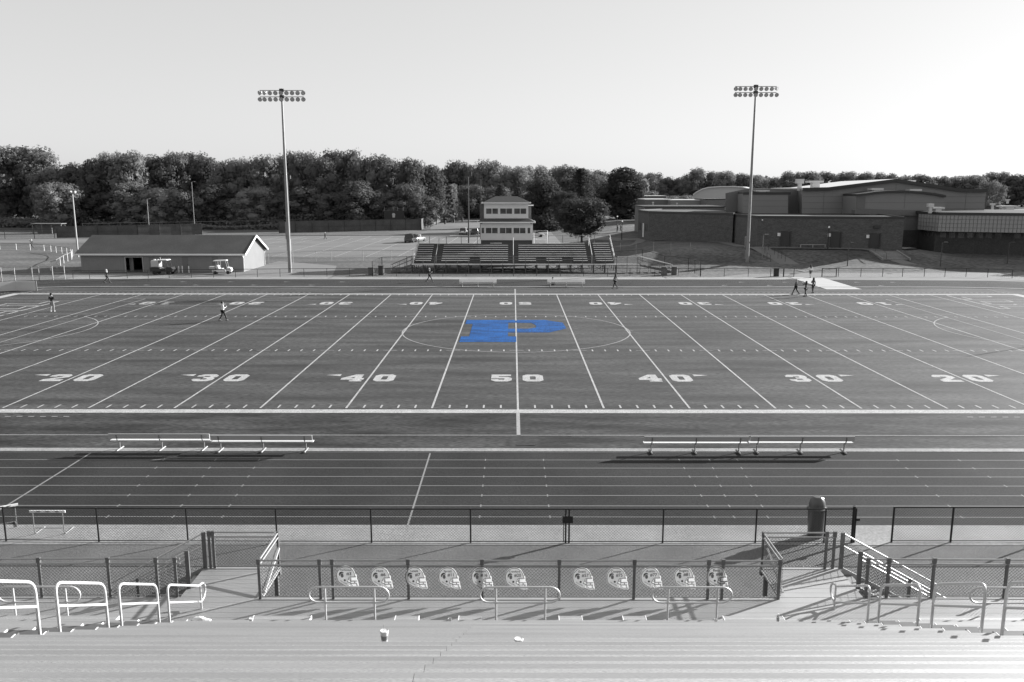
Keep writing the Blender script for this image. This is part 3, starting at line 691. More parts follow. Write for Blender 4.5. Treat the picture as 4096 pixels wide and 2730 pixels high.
light_tower(-31.35, 73.5, 24.75, 'tall floodlight tower on the left rising beside the field house', .15, False)
light_tower(34.3, 80.5, 26.1, 'tall floodlight tower on the right rising in front of the school', -.15, True)
# ---- far fences
zfl = lambda x, y: terr(x, y)
fence('field_fence', 'long low black fence behind the far side of the track', [(-57.2, 64.9), (-55.1, 65.0), (-52.8, 65.2), (-50.4, 65.4), (-47.8, 65.7), (-45.2, 66.0), (-42.4, 66.3), (-39.6, 66.6), (-36.8, 66.9), (-34, 67.2), (-31.1, 67.5), (-28, 67.8), (-25, 68), (-22, 68.1), (-18.9, 68.2), (-15.8, 68.3), (-12.7, 68.3), (-9.6, 68.4), (-6.5, 68.4), (-3.4, 68.5), (-.2, 68.6), (2.9, 68.6), (6.1, 68.6), (9.2, 68.6), (12.4, 68.6), (15.4, 68.6), (18.7, 68.5), (21.8, 68.4), (24.8, 68.3), (27.9, 68.2), (31.1, 68.2), (34.05, 68.1), (35.7, 68.0)], 1.08, BLACKV, BLACKV, FARW, r_post=.035, r_rail=.03, cell=.16, rw=.003)
fence('gate_leaf', 'open black gate leaf next to the dark bin on the walkway', [(35.75, 67.9), (37.2, 68.25)], 1.15, BLACKV, BLACKV, FARW, r_post=.05, r_rail=.03, cell=.14, rw=.003, cat='gate', rails=('bottom',), mid=False)
fence('field_fence', 'low black fence along the pale walkway in front of the school', [(40.9, 68.2), (43.1, 68.2), (46.1, 68.2), (49, 68.2), (51.6, 68.1), (54.6, 68.3), (57.3, 68.2), (60, 68), (62.6, 67.5), (65.2, 66.4), (68, 65), (71, 63)], 1.12, BLACKV, BLACKV, FARW, r_post=.04, r_rail=.03, cell=.16, rw=.003)
fence('gate_leaf', 'black gate leaf swung open on the right side of the gateway', [(40.85, 68.0), (42.65, 67.75)], 1.12, BLACKV, BLACKV, FARW, r_post=.06, r_rail=.03, cell=.14, rw=.003, cat='gate', rails=('bottom',))
def bin_(x, y, label, g_=.05, h=1.15, r=.38):
    t = thing('trash_barrel', label, 'trash can', (x, y, terr(x, y)))
    m_ = mat('barrel_%d' % int(g_*1000), g_, rough=.5)
    MB().lathe([(r*.9, 0), (r, .03), (r*1.02, h*.5), (r, h-.05), (r*1.04, h), (r*.9, h)], n=18).build('barrel', m_, t, smooth=True)
    MB().lathe([(r*.85, h-.08), (r*.8, h-.06), (0, h-.06)], n=18).build('liner', mat('bin_liner', .5, rough=.5), t, smooth=True)
bin_(34.95, 68.5, 'dark cylindrical bin standing by the open gate', .02)
bin_(-19.5, 70.3, 'grey barrel on the grass left of the far bleachers', .10, 1.05, .42)
bin_(-18.1, 70.2, 'darker barrel at the fence corner left of the far bleachers', .045, 1.3, .42)
bin_(20.3, 70.5, 'barrel with pale rim right of the far bleachers ramp', .13, 1.15, .4)
bin_(21.7, 70.5, 'second barrel with pale rim, farther from the bleachers ramp', .10, 1.15, .42)
# ---- field house
FH = Vector((-49.5, 75, 0))
fh = thing('field_house', 'long low field house with shingled gable roof and white end gable', 'building', FH)
Xa, Xb, Ya, Yb, ez, rz_ = -61.0, -38.15, 74.6, 84.6, 2.62, 4.75
SID = mat('metal_siding', 0.22, rough=.55, var=.05, scale=.6); SHG = mat('roof_shingle', 0.055, rough=.9, var=.18, scale=.35, fine=.2, fscale=7)
WT = mat('white_trim', .7, rough=.5)
m = MB()
ym = (Ya+Yb)/2; gx0, gx1, gz = -54.7, -52.35, 2.0
m.box(Xa, gx0, Ya, Ya+.15, 0, ez); m.box(gx1, Xb, Ya, Ya+.15, 0, ez); m.box(gx0, gx1, Ya, Ya+.15, gz, ez)
m.box(Xa, Xb, Yb-.15, Yb, 0, ez)
for xa, xb in ((Xa, Xa+.15), (Xb-.15, Xb)):
    P5 = [(Ya+.15, 0), (Yb-.15, 0), (Yb-.15, ez), (ym, rz_-.12), (Ya+.15, ez)]
    m.add([(xa, y, z) for y, z in P5]+[(xb, y, z) for y, z in P5], [(4,3,2,1,0), (5,6,7,8,9)]+[(i, (i+1)%5, 5+(i+1)%5, 5+i) for i in range(5)])
i = Xa+.3
while i < Xb:
    if not gx0-.1 < i < gx1+.1: m.box(i-.02, i+.02, Ya-.025, Ya-.001, .05, ez)
    i += .35
i = Ya+.4
while i < Yb: zt = ez+(rz_-.2-ez)*(1-abs(i-ym)/(ym-Ya)); m.box(Xb+.001, Xb+.022, i-.02, i+.02, .05, zt); i += .35
m.build('wall', SID, fh, FH)
m = MB()
for s, y0 in ((1, Ya-.5), (-1, Yb+.5)):
    k_ = (rz_-ez)/(ym-Ya); z0 = ez-.5*k_
    a = [(Xa-.6, y0, z0), (Xb+.5, y0, z0), (Xb+.5, ym, rz_), (Xa-.6, ym, rz_)]
    m.hexa(a, [(x, y, z+.12) for x, y, z in a])
roof = m.build('roof', SHG, fh, FH)
m = MB()
z0 = ez-.5*(rz_-ez)/(ym-Ya)
m.box(Xa-.6, Xb+.5, Ya-.62, Ya-.5, z0-.08, z0+.13); m.box(Xa-.6, Xb+.5, Yb+.5, Yb+.62, z0-.08, z0+.13)
for y0 in (Ya-.55, Yb+.55): m.bar((Xb+.53, y0, z0+.02), (Xb+.53, ym, rz_+.02), .05, .28)
m.build('fascia', WT, fh, FH)
for y0, s in ((Ya-.05, 1), (Yb+.05, -1)): MB().path([(Xb+.05, y0-s*.5, z0-.05), (Xb+.05, y0-s*.1, z0-.4), (Xb+.05, y0, z0-.5), (Xb+.05, y0, .1)], .06, 6).build('downspout', WT, fh, FH)
m = MB(); m.box(gx0-.12, gx0, Ya-.06, Ya-.02, 0, gz+.1); m.box(gx1, gx1+.12, Ya-.06, Ya-.02, 0, gz+.1); m.box(gx0, gx1, Ya-.06, Ya-.02, gz, gz+.1); m.build('door_frame', mat('frame_grey', .4), fh, FH)
MB().box(gx0+.1, gx0+.65, Ya+.9, Ya+1.0, 0, 1.9).build('inner_door', SID, fh, FH)
for xa, xb in ((-51.4, -50.5), (-46.75, -45.9), (-42.55, -41.7)): 
    d_ = MB().box(xa, xb, Ya-.04, Ya-.025, .02, 2.08).build('door', mat('grey_door', .16, rough=.5), fh, FH); MB().box(xb-.12, xb-.07, Ya-.07, Ya-.04, .95, 1.05).build('handle', DARK, d_, FH)
# white bollards beside the field house
for i, x in enumerate((-47.35, -46.85, -45.95)):
    MBo = MB().lathe([(.07, 0), (.07, .85), (.05, .92), (0, .94)], n=10).build('bollard', WHITE, smooth=True); MBo.location = (x+.6, 73.2, 0)
    tag(MBo, ['white bollard nearest the utility vehicle', 'middle one of the three white bollards at the field house', 'white bollard nearest the middle grey door'][i], 'bollard', 'white bollards at the field house')
# ---- far bleachers
B0 = Vector((0, 73, 0))
bl = thing('bleachers', 'small aluminium bleachers on the far side below the press box', 'bleachers', B0)
BSe = mat('bleacher_seat', .68, rough=.5, metal=.5); BD = mat('bleacher_dark', .075, rough=.8)
zwk = 1.15
MB().box(-14.4, 14.1, 73.2, 75.0, zwk-.12, zwk).build('walkway', mat('bleacher_walk', .22, rough=.6, metal=.4), bl, B0)
MB().box(14.1, 17.4, 73.2, 74.9, zwk-.12, zwk).build('landing', mat('bleacher_walk', .22), bl, B0)
secs = [(-14.0, -11.85), (-10.35, -.95), (.55, 10.3), (11.5, 13.85)]
for k in range(9):
    y = 75.0+k*.72; z = zwk+.42+k*.26
    for j, (a, b) in enumerate(secs):
        segs = [(a, b)]
        if k < 2 and j == 1: segs = [(a, -6.4), (-4.9, b)]
        if k < 2 and j == 2: segs = [(a, 3.0), (4.5, 6.7), (8.3, b)]
        if k == 8 and j == 1: segs = [(-3.6, -1.9)]
        if k == 8 and j == 2: segs = [(3.6, b)]
        for a_, b_2 in segs: MB().box(a_, b_2, y, y+.25, z-.045, z).build('seat', BSe, bl, B0)
    if k: MB().box(-14.1, 13.95, y-.42, y+.25, z-.47, z-.43).build('footboard', BD, bl, B0)
m = MB(); m.box(-14.1, 13.95, 81.3, 81.35, zwk, 3.2); m.build('back_panel', BD, bl, B0)
for k in range(9):
    y = 75.0+k*.72; z = zwk+.42+k*.26
    MB().box(-14.1, 13.95, y+.24, y+.26, z-.46, z-.1).build('riser', BD, bl, B0)
m = MB()
fx = [-14.3+i*1.58 for i in range(19)]
for x in fx: m.box(x-.03, x+.03, 73.1, 73.16, 0, 2.3)
for z in (2.27, 1.9): m.box(-14.4, 14.2, 73.1, 73.16, z-.03, z+.03)
m.build('front_railing', GALVD, bl, B0)
m = MB()
for i, x in enumerate([-14.3+1.58*j for j in range(19)]):
    m.box(x-.1, x+.1, 73.5, 73.62, 0, zwk-.12)
    for y in (76.5, 79, 81.3): m.box(x-.04, x+.04, y, y+.08, 0, zwk+(y-75)*.36-.2)
    if i % 2 == 0 and i < 17: m.bar((x, 73.9, .1), (x+1.58, 73.9, 1.0), .05, .05); m.bar((x, 73.9, 1.0), (x+1.58, 73.9, .1), .05, .05)
    m.bar((x, 73.6, .15), (x, 80.5, 2.6), .05, .06)
m.build('under_frame', DARK, bl, B0)
def rl(pts, r=.035, nm='railing', mm=None): return MB().path(pts, r, 6).build(nm, mm or RAILW, bl, B0, smooth=True)
rl([(-14.2, 75.0, 2.3), (-14.2, 81.4, 4.85)]); rl([(14.05, 75.0, 2.3), (14.05, 81.4, 4.85)]); rl([(14.05, 75.0, 1.9), (14.05, 81.4, 4.4)]); rl([(-14.2, 75.0, 1.9), (-14.2, 81.4, 4.4)])
for x in (-14.2, 14.05):
    for k in range(5): y = 75+k*1.6; rl([(x, y, zwk), (x, y, 2.3+(y-75)*.4)], .03, 'post', GALVD)
rl([(-14.2, 81.4, 4.55), (-5.3, 81.4, 4.55)], .03, 'back_rail', GALV); rl([(4.9, 81.4, 4.75), (14.0, 81.4, 4.75)], .03, 'back_rail', GALV)
for x in (-14.2, -12.6, -10.1, -7.9, -5.5, 5.0, 7.1, 9.4, 11.8, 14.05): MB().tube((x, 81.4, zwk), (x, 81.4, 4.6 if x < 0 else 4.75), .045, 6).build('back_post', GALVD, bl, B0)
for x in (-.2, -11.1, 10.9):
    rl([(x, 75.2, zwk), (x, 75.2, 2.35), (x, 80.6, 4.45), (x, 80.6, 3.3)], .04, 'aisle_rail', RAILW if x > -5 else GALV)
# press box stairs at the right, ramp and side stairs
m = MB()
for i in range(6): m.box(2.95, 4.85, 81.6+i*.35, 81.95+i*.35, 3.35+i*.12, 3.40+i*.12+.0)
m.build('upper_stairs', mat('stair_grey', .45, rough=.5), bl, B0)
rl([(2.9, 82, 3.4), (2.9, 83.8, 5.3), (4.95, 83.8, 5.3), (4.95, 82, 3.4)], .045)
for s, xb_ in ((1, 22.0), (-1, -17.2)):
    x0_ = 17.4 if s > 0 else -14.4
    m = MB(); m.bar((x0_, 73.3, zwk-.1), (xb_, 73.3, .05), .06, .25); m.bar((x0_, 74.8, zwk-.1), (xb_, 74.8, .05), .06, .25)
    n_ = 7
    for i in range(n_): xx = x0_+(xb_-x0_)*(i+.5)/n_; zz_ = zwk*(1-(i+.5)/n_); m.box(xx-.25, xx+.25, 73.35, 74.75, zz_-.05, zz_)
    m.build('ramp', GALVD, bl, B0)
    for y in (73.2, 74.9):
        rl([(x0_, y, zwk+1.1), (xb_, y, 1.1), (xb_, y, 0)], .035, 'railing', RAILW if s > 0 else GALVD); rl([(x0_, y, zwk+.6), (xb_, y, .6)], .03, 'railing', GALVD)
        for t_ in (0, .33, .66): MB().tube((x0_+(xb_-x0_)*t_, y, 0), (x0_+(xb_-x0_)*t_, y, zwk*(1-t_)+1.1), .03, 6).build('post', GALVD, bl, B0)
m = MB(); chain(m, (14.2, 73.15, zwk), (17.3, 73.15, zwk), 1.1, .12, .004); chain(m, (17.4, 73.2, zwk), (22, 73.2, 0), 1.0, .12, .004); m.build('mesh', FARW, bl, B0)
rl([(14.1, 73.15, 2.27), (17.4, 73.15, 2.27)], .035); 
for x in (15.6, 17.0, 17.4): MB().tube((x, 73.15, 0), (x, 73.15, 2.3), .04, 6).build('post', GALVD, bl, B0)
# ---- enclosure fences beside the bleachers
fence('side_fence', 'tall dark fence panels around the left end of the far bleachers', [(-19, 68.4), (-18.8, 75.5), (-15.4, 76.5), (-14.6, 76.5)], 2.0, BLACKV, BLACKV, FARW, r_post=.045, r_rail=.03, cell=.18, rw=.003)
fence('side_fence', 'dark fence panels enclosing the ramp right of the far bleachers', [(14.5, 84), (19.2, 83), (21.5, 77), (24.5, 75), (24.9, 72.5), (24.8, 68.6)], 1.9, BLACKV, BLACKV, FARW, r_post=.045, r_rail=.03, cell=.18, rw=.003, zf=zfl)
fence('lot_fence', 'pale chain link fence between the parking lot and the grass left of the bleachers', [(-41.5, 86), (-39.6, 87), (-38.2, 87), (-34.8, 88.5), (-31.8, 91), (-29.5, 92), (-24.5, 92.5), (-20.0, 93), (-16.5, 93), (-11.6, 93.5)], 1.7, GALV, GALV, FARW, r_post=.04, r_rail=.03, cell=.2, rw=.003)
fence('lawn_fence', 'sparse tall fence posts and wire on the school lawn right of the bleachers', [tuple(tg(3, *q_)) for q_ in ((1213, 1090), (1345, 1095), (1490, 1090), (1634, 1090), (1797, 1090))], 2.0, GALVD, GALVD, FARW, r_post=.04, r_rail=.025, cell=.25, rw=.0025, zf=zfl)
fence('handrail_fence', 'dark railing along the path climbing to the brick school wall', [tuple(tg(4, *q_)) for q_ in ((178, 1150), (150, 1110), (132, 1075), (110, 1040))], 1.0, BLACKV, BLACKV, BLACKW, wires=False, zf=zfl, mid=.5, cat='railing')
fence('handrail_fence', 'second dark railing on the lawn side of the climbing path', [tuple(tg(4, *q_)) for q_ in ((303, 1150), (272, 1122), (243, 1098), (213, 1080), (163, 1050))], 1.0, BLACKV, BLACKV, BLACKW, wires=False, zf=zfl, mid=.5, cat='railing')
# ---- press box
PB = Vector((-1.2, 84, 0))
pb = thing('press_box', 'white two storey press box with hip roofs above the far bleachers', 'press box', PB)
CLAP = mat('white_siding', .64, rough=.5, var=.03, scale=2); PR = mat('hip_roof', .062, rough=.9, fine=.2, fscale=8)
lx0, lx1, ly0, ly1 = -5.15, 2.75, 84.2, 88.6
m = MB(); m.box(lx0+.05, lx1-.05, ly0+.15, ly1-.05, 0, 3.86); m.build('base', BD, pb, PB)
m = MB(); m.box(lx0, lx1, ly0, ly1, 3.86, 6.5)
for i in range(16): m.box(lx0-.001, lx1+.001, ly0-.012, ly0-.0005, 3.88+i*.165, 3.90+i*.165+.125)
lw = m.build('lower_wall', CLAP, pb, PB)
ux0, ux1, uy0, uy1 = -4.62, 2.08, 84.7, 88.2
m = MB(); m.box(ux0, ux1, uy0, uy1, 6.5, 9.42)
for i in range(15): m.box(ux0-.001, ux1+.001, uy0-.012, uy0-.0005, 7.0+i*.165, 7.02+i*.165+.125)
uw = m.build('upper_wall', CLAP, pb, PB)
def hip(x0, x1, y0, y1, z0, ix, iy, z1, nm, par):
    m = MB(); b = [(x0, y0), (x1, y0), (x1, y1), (x0, y1)]; t_ = [(x0+ix, y0+iy), (x1-ix, y0+iy), (x1-ix, y1-iy), (x0+ix, y1-iy)]
    m.hexa([(x, y, z0) for x, y in b], [(x, y, z1) for x, y in t_]); r_ = m.build(nm, PR, par, PB)
    m = MB(); m.box(x0-.04, x1+.04, y0-.06, y0-.005, z0-.12, z0+.05); m.box(x0-.04, x1+.04, y1+.005, y1+.06, z0-.12, z0+.05)
    m.box(x0-.06, x0-.005, y0, y1, z0-.12, z0+.05); m.box(x1+.005, x1+.06, y0, y1, z0-.12, z0+.05); m.build('fascia', WT, r_, PB)
hip(-5.6, 3.1, 83.7, 89.1, 6.58, .95, 1.0, 7.12, 'lower_roof', pb)
hip(-4.95, 2.4, 84.3, 88.7, 9.46, 2.0, 2.15, 10.4, 'roof', pb)
for pairs, y, wall in ((((93,139,145,192),(211,259,262,310),(328,376,380,428)), uy0, uw), (((91,138,143,190),(208,255,259,307),(323,372,376,422)), ly0, lw)):
    va, vb = (700, 745) if wall is uw else (862, 908)
    for p4_ in pairs:
        a = zh(3, p4_[0], va, y); b = zh(3, p4_[3], vb, y); c1 = zh(3, p4_[1], va, y).x; c2 = zh(3, p4_[2], va, y).x
        m = MB(); e = .06
        m.box(a.x-e, b.x+e, y-.06, y-.02, a.z, a.z+e); m.box(a.x-e, b.x+e, y-.06, y-.02, b.z-e, b.z)
        m.box(a.x-e, a.x, y-.06, y-.02, b.z, a.z); m.box(b.x, b.x+e, y-.06, y-.02, b.z, a.z); m.box(c1, c2, y-.06, y-.02, b.z, a.z)
        wn = m.build('window', WT, pb, PB)
        for u0, u1 in ((a.x, c1), (c2, b.x)): MB().box(u0, u1, y-.035, y-.015, b.z, a.z).build('pane', GLASSD, wn, PB)
for u0, u1 in ((55, 77), (440, 462)):
    a = zh(3, u0, 862, ly0); b = zh(3, u1, 908, ly0); m = MB(); e = .05; y = ly0
    m.box(a.x-e, b.x+e, y-.06, y-.02, a.z, a.z+e); m.box(a.x-e, b.x+e, y-.06, y-.02, b.z-e, b.z); m.box(a.x-e, a.x, y-.06, y-.02, b.z, a.z); m.box(b.x, b.x+e, y-.06, y-.02, b.z, a.z)
    wn = m.build('window', WT, pb, PB); MB().box(a.x, b.x, y-.035, y-.015, b.z, a.z).build('pane', GLASSD, wn, PB)
MB().box(-5.3, -4.66, 86, 88, 3.9, 9.2).build('rear_stair_shaft', mat('shaft', .10), pb, PB)
MB().box(2.1, 2.55, 86, 87.5, 6.9, 9.0).build('rear_annex', mat('shaft', .10), pb, PB)
MB().box(2.1, 2.9, 85.9, 87.6, 8.98, 9.08).build('annex_roof', WT, pb, PB)
m = MB(); [m.box(x-.1, x+.1, 84.0, 84.1, 6.3, 6.4) for x in (-5.0, 2.5)]; m.build('lamp', DARK, pb, PB)
# ---- school
SC0 = Vector((55, 100, 2.5))
sch = thing('school_building', 'large low school complex of brick and pale metal panels behind the lawn', 'building', SC0)
BRK = mat('brick_wall', 0.088, rough=.9, var=.16, scale=1.3, sx=.6, sz=2.2, fine=.28, fscale=5)
BRKD = mat('dark_brick', 0.05, rough=.9, var=.12, scale=1.3, fine=.2, fscale=5)
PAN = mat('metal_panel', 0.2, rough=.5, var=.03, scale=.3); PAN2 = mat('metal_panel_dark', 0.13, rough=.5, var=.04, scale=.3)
RF = mat('flat_roof', 0.05, rough=.8, var=.3, scale=.2); CAPM = mat('roof_cap', .03, rough=.5); CAPW = mat('white_cap', .6, rough=.4); RFW = mat('white_metal_roof', .62, rough=.35, metal=.2)
def block(poly, z0, z1, nm, mw, par=None, cap=CAPM, caph=.25, roof_m=RF, joints=()):
    par = par or sch; m = MB(); m.prism(poly, z0, z1); 
    o = m.build(nm, mw, par, SC0); 
    sub = o if par is sch else par
    n = len(poly); c = (sum(p[0] for p in poly)/n, sum(p[1] for p in poly)/n)
    ex = [(c[0]+(x-c[0])*1.006+.0, c[1]+(y-c[1])*1.006) for x, y in poly]; inn = [(c[0]+(x-c[0])*.985, c[1]+(y-c[1])*.985) for x, y in poly]
    m = MB(); m.add([(x, y, z1-caph) for x, y in ex]+[(x, y, z1+.15) for x, y in ex]+[(x, y, z1+.15) for x, y in inn]+[(x, y, z1-.05) for x, y in inn], [(k*n+i, k*n+(i+1)%n, (k+1)*n+(i+1)%n, (k+1)*n+i) for k in range(3) for i in range(n)])
    m.build('parapet', cap, o, SC0)
    m = MB(); m.flat([(c[0]+(x-c[0])*.99, c[1]+(y-c[1])*.99) for x, y in poly], z1+.012); m.build('roof_deck', roof_m, o, SC0)
    return o
g0 = 2.5
def zxy(i, x, y, z=g0): v = zg(i, x, y, z); return (v.x, v.y)
# left brick wing
p1, p2, p3 = zxy(3, 1362, 925), zxy(3, 1450, 950), zxy(3, 2150, 985)
zt = zh(3, 1452, 728, p2[1]).z
bw_ = block([p1, p2, p3, (p3[0]+6, p3[1]+20), (p1[0]+10, p1[1]+14)], 0, zt, 'brick_wing', BRK)
d_ = (Vector((p2[0], p2[1], 0))-Vector((p1[0], p1[1], 0))).normalized(); nn_ = Vector((d_.y, -d_.x, 0)); L_ = (Vector(p2)-Vector(p1)).length
for f_, w_, z0_, z1_, mm in ((.52, .9, 0, 2.6, WHITE), (.1, .35, 1.2, 2.6, DARK), (.24, .35, 1.2, 2.6, DARK), (.72, .35, 1.2, 2.6, DARK), (.86, .35, 1.2, 2.6, DARK)):
    a = Vector((*p1, 0))+d_*L_*f_; m = MB(); m.bar((a.x, a.y, g0+z0_), (a.x, a.y, g0+z1_), w_, .12, up=nn_); m.build('door' if w_ > .5 else 'window', mm, bw_, SC0)
# middle brick block
q1, q2 = zxy(4, 65, 1018), zxy(4, 1280, 1030); zt2 = zh(4, 65, 768, q1[1]).z
bm = block([(q1[0]-1.2, q1[1]+13), q1, q2, (q2[0]+2, q2[1]+15)], 0, zt2, 'brick_block', BRK)
dd = (Vector(q2)-Vector(q1)); 
def onwall(xz, yt, yb, y_=None):   # point on the front wall of the brick block under zoom x
    u = 2996+xz*.47826; r = ray(u, 900); 
    # intersect ray plan with wall line
    ax, ay = q1; bx, by = q2; det = r.x*(by-ay)-r.y*(bx-ax); t_ = ((ax-CAM.x)*(by-ay)-(ay-CAM.y)*(bx-ax))/det
    X, Y = CAM.x+r.x*t_, CAM.y+r.y*t_
    return X, Y, zh(4, xz, yt, Y).z, zh(4, xz, yb, Y).z
for xa, xb, yt, yb, dark in ((272, 352, 893, 1016, 1), (694, 776, 897, 1016, 1), (1018, 1105, 909, 1018, 1)):
    A_ = onwall(xa, yt, yb); B_ = onwall(xb, yt, yb); m = MB(); e = .05
    m.add([(A_[0], A_[1]-e, g0), (B_[0], B_[1]-e, g0), (B_[0], B_[1]-e, A_[2]), (A_[0], A_[1]-e, A_[2])], [(0,1,2,3)])
    m.box(A_[0]-.08, A_[0]+.1, A_[1]-.16, A_[1]-.06, g0, A_[2]+.1); m.box(B_[0]-.1, B_[0]+.08, B_[1]-.16, B_[1]-.06, g0, A_[2]+.1); m.box(A_[0]+.1, B_[0]-.1, A_[1]-.16, A_[1]-.06, A_[2], A_[2]+.1)
    dr = m.build('door', CAPM, bm, SC0)
    C_ = onwall(xa-16, yt+10, yb); MB().box(C_[0]-.25, C_[0]+.25, C_[1]-.08, C_[1]-.03, C_[2]-.5, C_[2]).build('wall_sign', WHITE, bm, SC0)
C_ = onwall(1070, 840, 900); MB().box(C_[0]-.5, C_[0]+.5, C_[1]-.3, C_[1]-.03, C_[2]-.4, C_[2]).build('wall_lamp', DARK, bm, SC0)
# gymnasium
Yg = 108.0
def zpt(i, x, y, Y): v = zh(i, x, y, Y); return (v.x, v.z)
front = [zpt(4, 445, 760, Yg), zpt(4, 1962, 760, Yg), zpt(4, 1985, 552, Yg), zpt(4, 1760, 548, Yg), zpt(4, 1220, 466, Yg), zpt(4, 660, 536, Yg), zpt(4, 445, 541, Yg)]
m = MB(); m.vprism(front, (0, Yg, 0), (1, 0, 0), (9, 48, 0)); gym = m.build('gym_hall', PAN, sch, SC0)
m = MB(); n = 5
rp = front[2:]; 
for i in range(len(rp)-1):
    a, b = rp[i], rp[i+1]
    A_ = [(b[0], Yg-.3, b[1]+.02), (a[0], Yg-.3, a[1]+.02), (a[0]+9.0, Yg+48, a[1]+.02), (b[0]+9.0, Yg+48, b[1]+.02)]
    m.hexa(A_, [(x, y, z+.3) for x, y, z in A_])
m.build('gym_roof', RFW, gym, SC0)
m = MB()
for i in range(len(rp)-1):
    a, b = rp[i], rp[i+1]; m.bar((a[0], Yg-.45, a[1]+.05), (b[0], Yg-.45, b[1]+.05), .2, .55)
m.build('gym_fascia', CAPM, gym, SC0)
m = MB()
for zz_ in (600, 650, 700):
    a = zh(4, 450, zz_, Yg); b = zh(4, 1975, zz_, Yg); m.box(a.x, b.x, Yg-.03, Yg-.001, a.z-.03, a.z+.03)
for xx in (620, 1215, 1540, 1805): a = zh(4, xx, 700, Yg); m.box(a.x-.03, a.x+.03, Yg-.045, Yg-.032, a.z-2, zh(4, xx, 560 if xx != 1215 else 490, Yg).z)
m.build('panel_joint', PAN2, gym, SC0)
# left shoulder of the gym and lower link
m = MB(); a = front[0]; Yl = 113
lt = [zpt(4, 325, 760, Yl), zpt(4, 450, 760, Yl), zpt(4, 450, 535, Yl), zpt(4, -600, 535, Yl)]
m.vprism([zpt(3, 2095, 760, Yl), zpt(4, 447, 760, Yl), zpt(4, 447, 538, Yl), zpt(4, 0, 530, Yl), zpt(3, 2095, 572, Yl)], (0, Yl, 0), (1, 0, 0), (5, 12, 0)); m.build('rear_hall', PAN2, sch, SC0)
Yk = 109.3
m = MB(); pp = [zpt(3, 2240, 760, Yk), zpt(4, 327, 760, Yk), zpt(4, 327, 583, Yk), zpt(3, 2240, 578, Yk)]
m.vprism(pp, (0, Yk, 0), (1, 0, 0), (0, 3.6, 0)); lk = m.build('link_block', PAN, sch, SC0)
m = MB(); m.box(pp[0][0]-.1, pp[1][0]+.2, Yk-.15, Yk+3.5, pp[2][1]+.01, pp[2][1]+.45); m.build('parapet', CAPM, lk, SC0)
m = MB(); [m.box(pp[0][0], pp[1][0], Yk-.02, Yk-.001, zh(4, 100, v_, Yk).z-.03, zh(4, 100, v_, Yk).z+.03) for v_ in (635, 680)]; m.build('panel_joint', PAN2, lk, SC0)
# arched hall
Yh = 102.0
arch = [zpt(4, 890, 760, Yh), zpt(4, 1640, 745, Yh)]+[zpt(4, x, y, Yh) for x, y in ((1636, 606), (1560, 590), (1460, 577), (1360, 569), (1250, 566), (1150, 568), (1050, 576), (975, 588), (895, 596))]
m = MB(); m.vprism(arch, (0, Yh, 0), (1, 0, 0), (0, 5.9, 0)); ar = m.build('arched_hall', PAN, sch, SC0)
m = MB()
for i in range(2, len(arch)-1):
    a, b = arch[i], arch[i+1]; A_ = [(b[0], Yh-.5, b[1]+.02), (a[0], Yh-.5, a[1]+.02), (a[0], Yh+5.8, a[1]+.02), (b[0], Yh+5.8, b[1]+.02)]
    m.hexa(A_, [(x, y, z+.35) for x, y, z in A_])
m.build('arched_roof', CAPM, ar, SC0)
a = zh(4, 970, 640, Yh); m = MB(); m.box(arch[0][0]+.05, a.x, Yh-.12, Yh-.001, arch[0][1], arch[-1][1]-.1); m.build('painted_shade_bay', PAN2, ar, SC0)  # darker panel colour stands in for shade on the hall's left side
m = MB(); [m.box(a.x, arch[1][0], Yh-.02, Yh-.001, zh(4, 1200, v_, Yh).z-.03, zh(4, 1200, v_, Yh).z+.03) for v_ in (650,)]; xx = zh(4, 1302, 640, Yh).x; m.box(xx-.03, xx+.03, Yh-.035, Yh-.022, zh(4, 1302, 700, Yh).z, zh(4, 1302, 570, Yh).z); m.build('panel_joint', PAN2, ar, SC0)
# right wing with gridded band and windows
r1 = zxy(4, 1543, 1068, 1.3); r0 = zxy(4, 1425, 1045, 1.3); 
r2 = (r1[0]+32, r1[1]-12); zr = zh(4, 1543, 742, r1[1]).z
wing = block([r0, r1, r2, (r2[0]+6, r2[1]+34), (r0[0]+2, r0[1]+20)], 0, zr-.3, 'window_wing', BRKD)
zb0, zb1 = zh(4, 1545, 890, r1[1]-1.2).z, zh(4, 1545, 752, r1[1]-1.2).z
def along(p, q, t_, off=0):
    v = Vector(q)-Vector(p); n_ = Vector((v.y, -v.x)).normalized(); w_ = Vector(p)+v*t_+n_*off; return (w_.x, w_.y)
c0 = (r0[0]-.9, r0[1]-.6); c1 = (r1[0]-.3, r1[1]-1.3); c2 = (r2[0], r2[1]-1.3)
m = MB(); m.prism([c0, c1, c2, (r2[0], r2[1]+3), (r0[0]+1, r0[1]+3)], zb0, zb1); band = m.build('panel_band', mat('band_panel', .30, rough=.5), wing, SC0)
m = MB()
for p_, q_, n in ((c0, c1, 7), (c1, c2, 62)):
    for i in range(n+1):
        a = along(p_, q_, i/n, .02); m.box(a[0]-.022, a[0]+.022, a[1]-.03, a[1]+.03, zb0+.05, zb1-.05)
    for k in range(5): z_ = zb0+(zb1-zb0)*k/4; a = along(p_, q_, 0, .03); b = along(p_, q_, 1, .03); m.bar((a[0], a[1], z_), (b[0], b[1], z_), .04, .045)
m.build('panel_grid', PAN2, wing, SC0)
m = MB(); m.prism([(c0[0]-.1, c0[1]-.1), (c1[0], c1[1]-.15), (c2[0], c2[1]-.15), (r2[0]+5, r2[1]+20), (r0[0]+1, r0[1]+20)], zb1+.002, zb1+.42); m.build('parapet', CAPM, wing, SC0)
wz0, wz1 = zh(4, 1560, 938, r1[1]).z, zh(4, 1560, 897, r1[1]).z
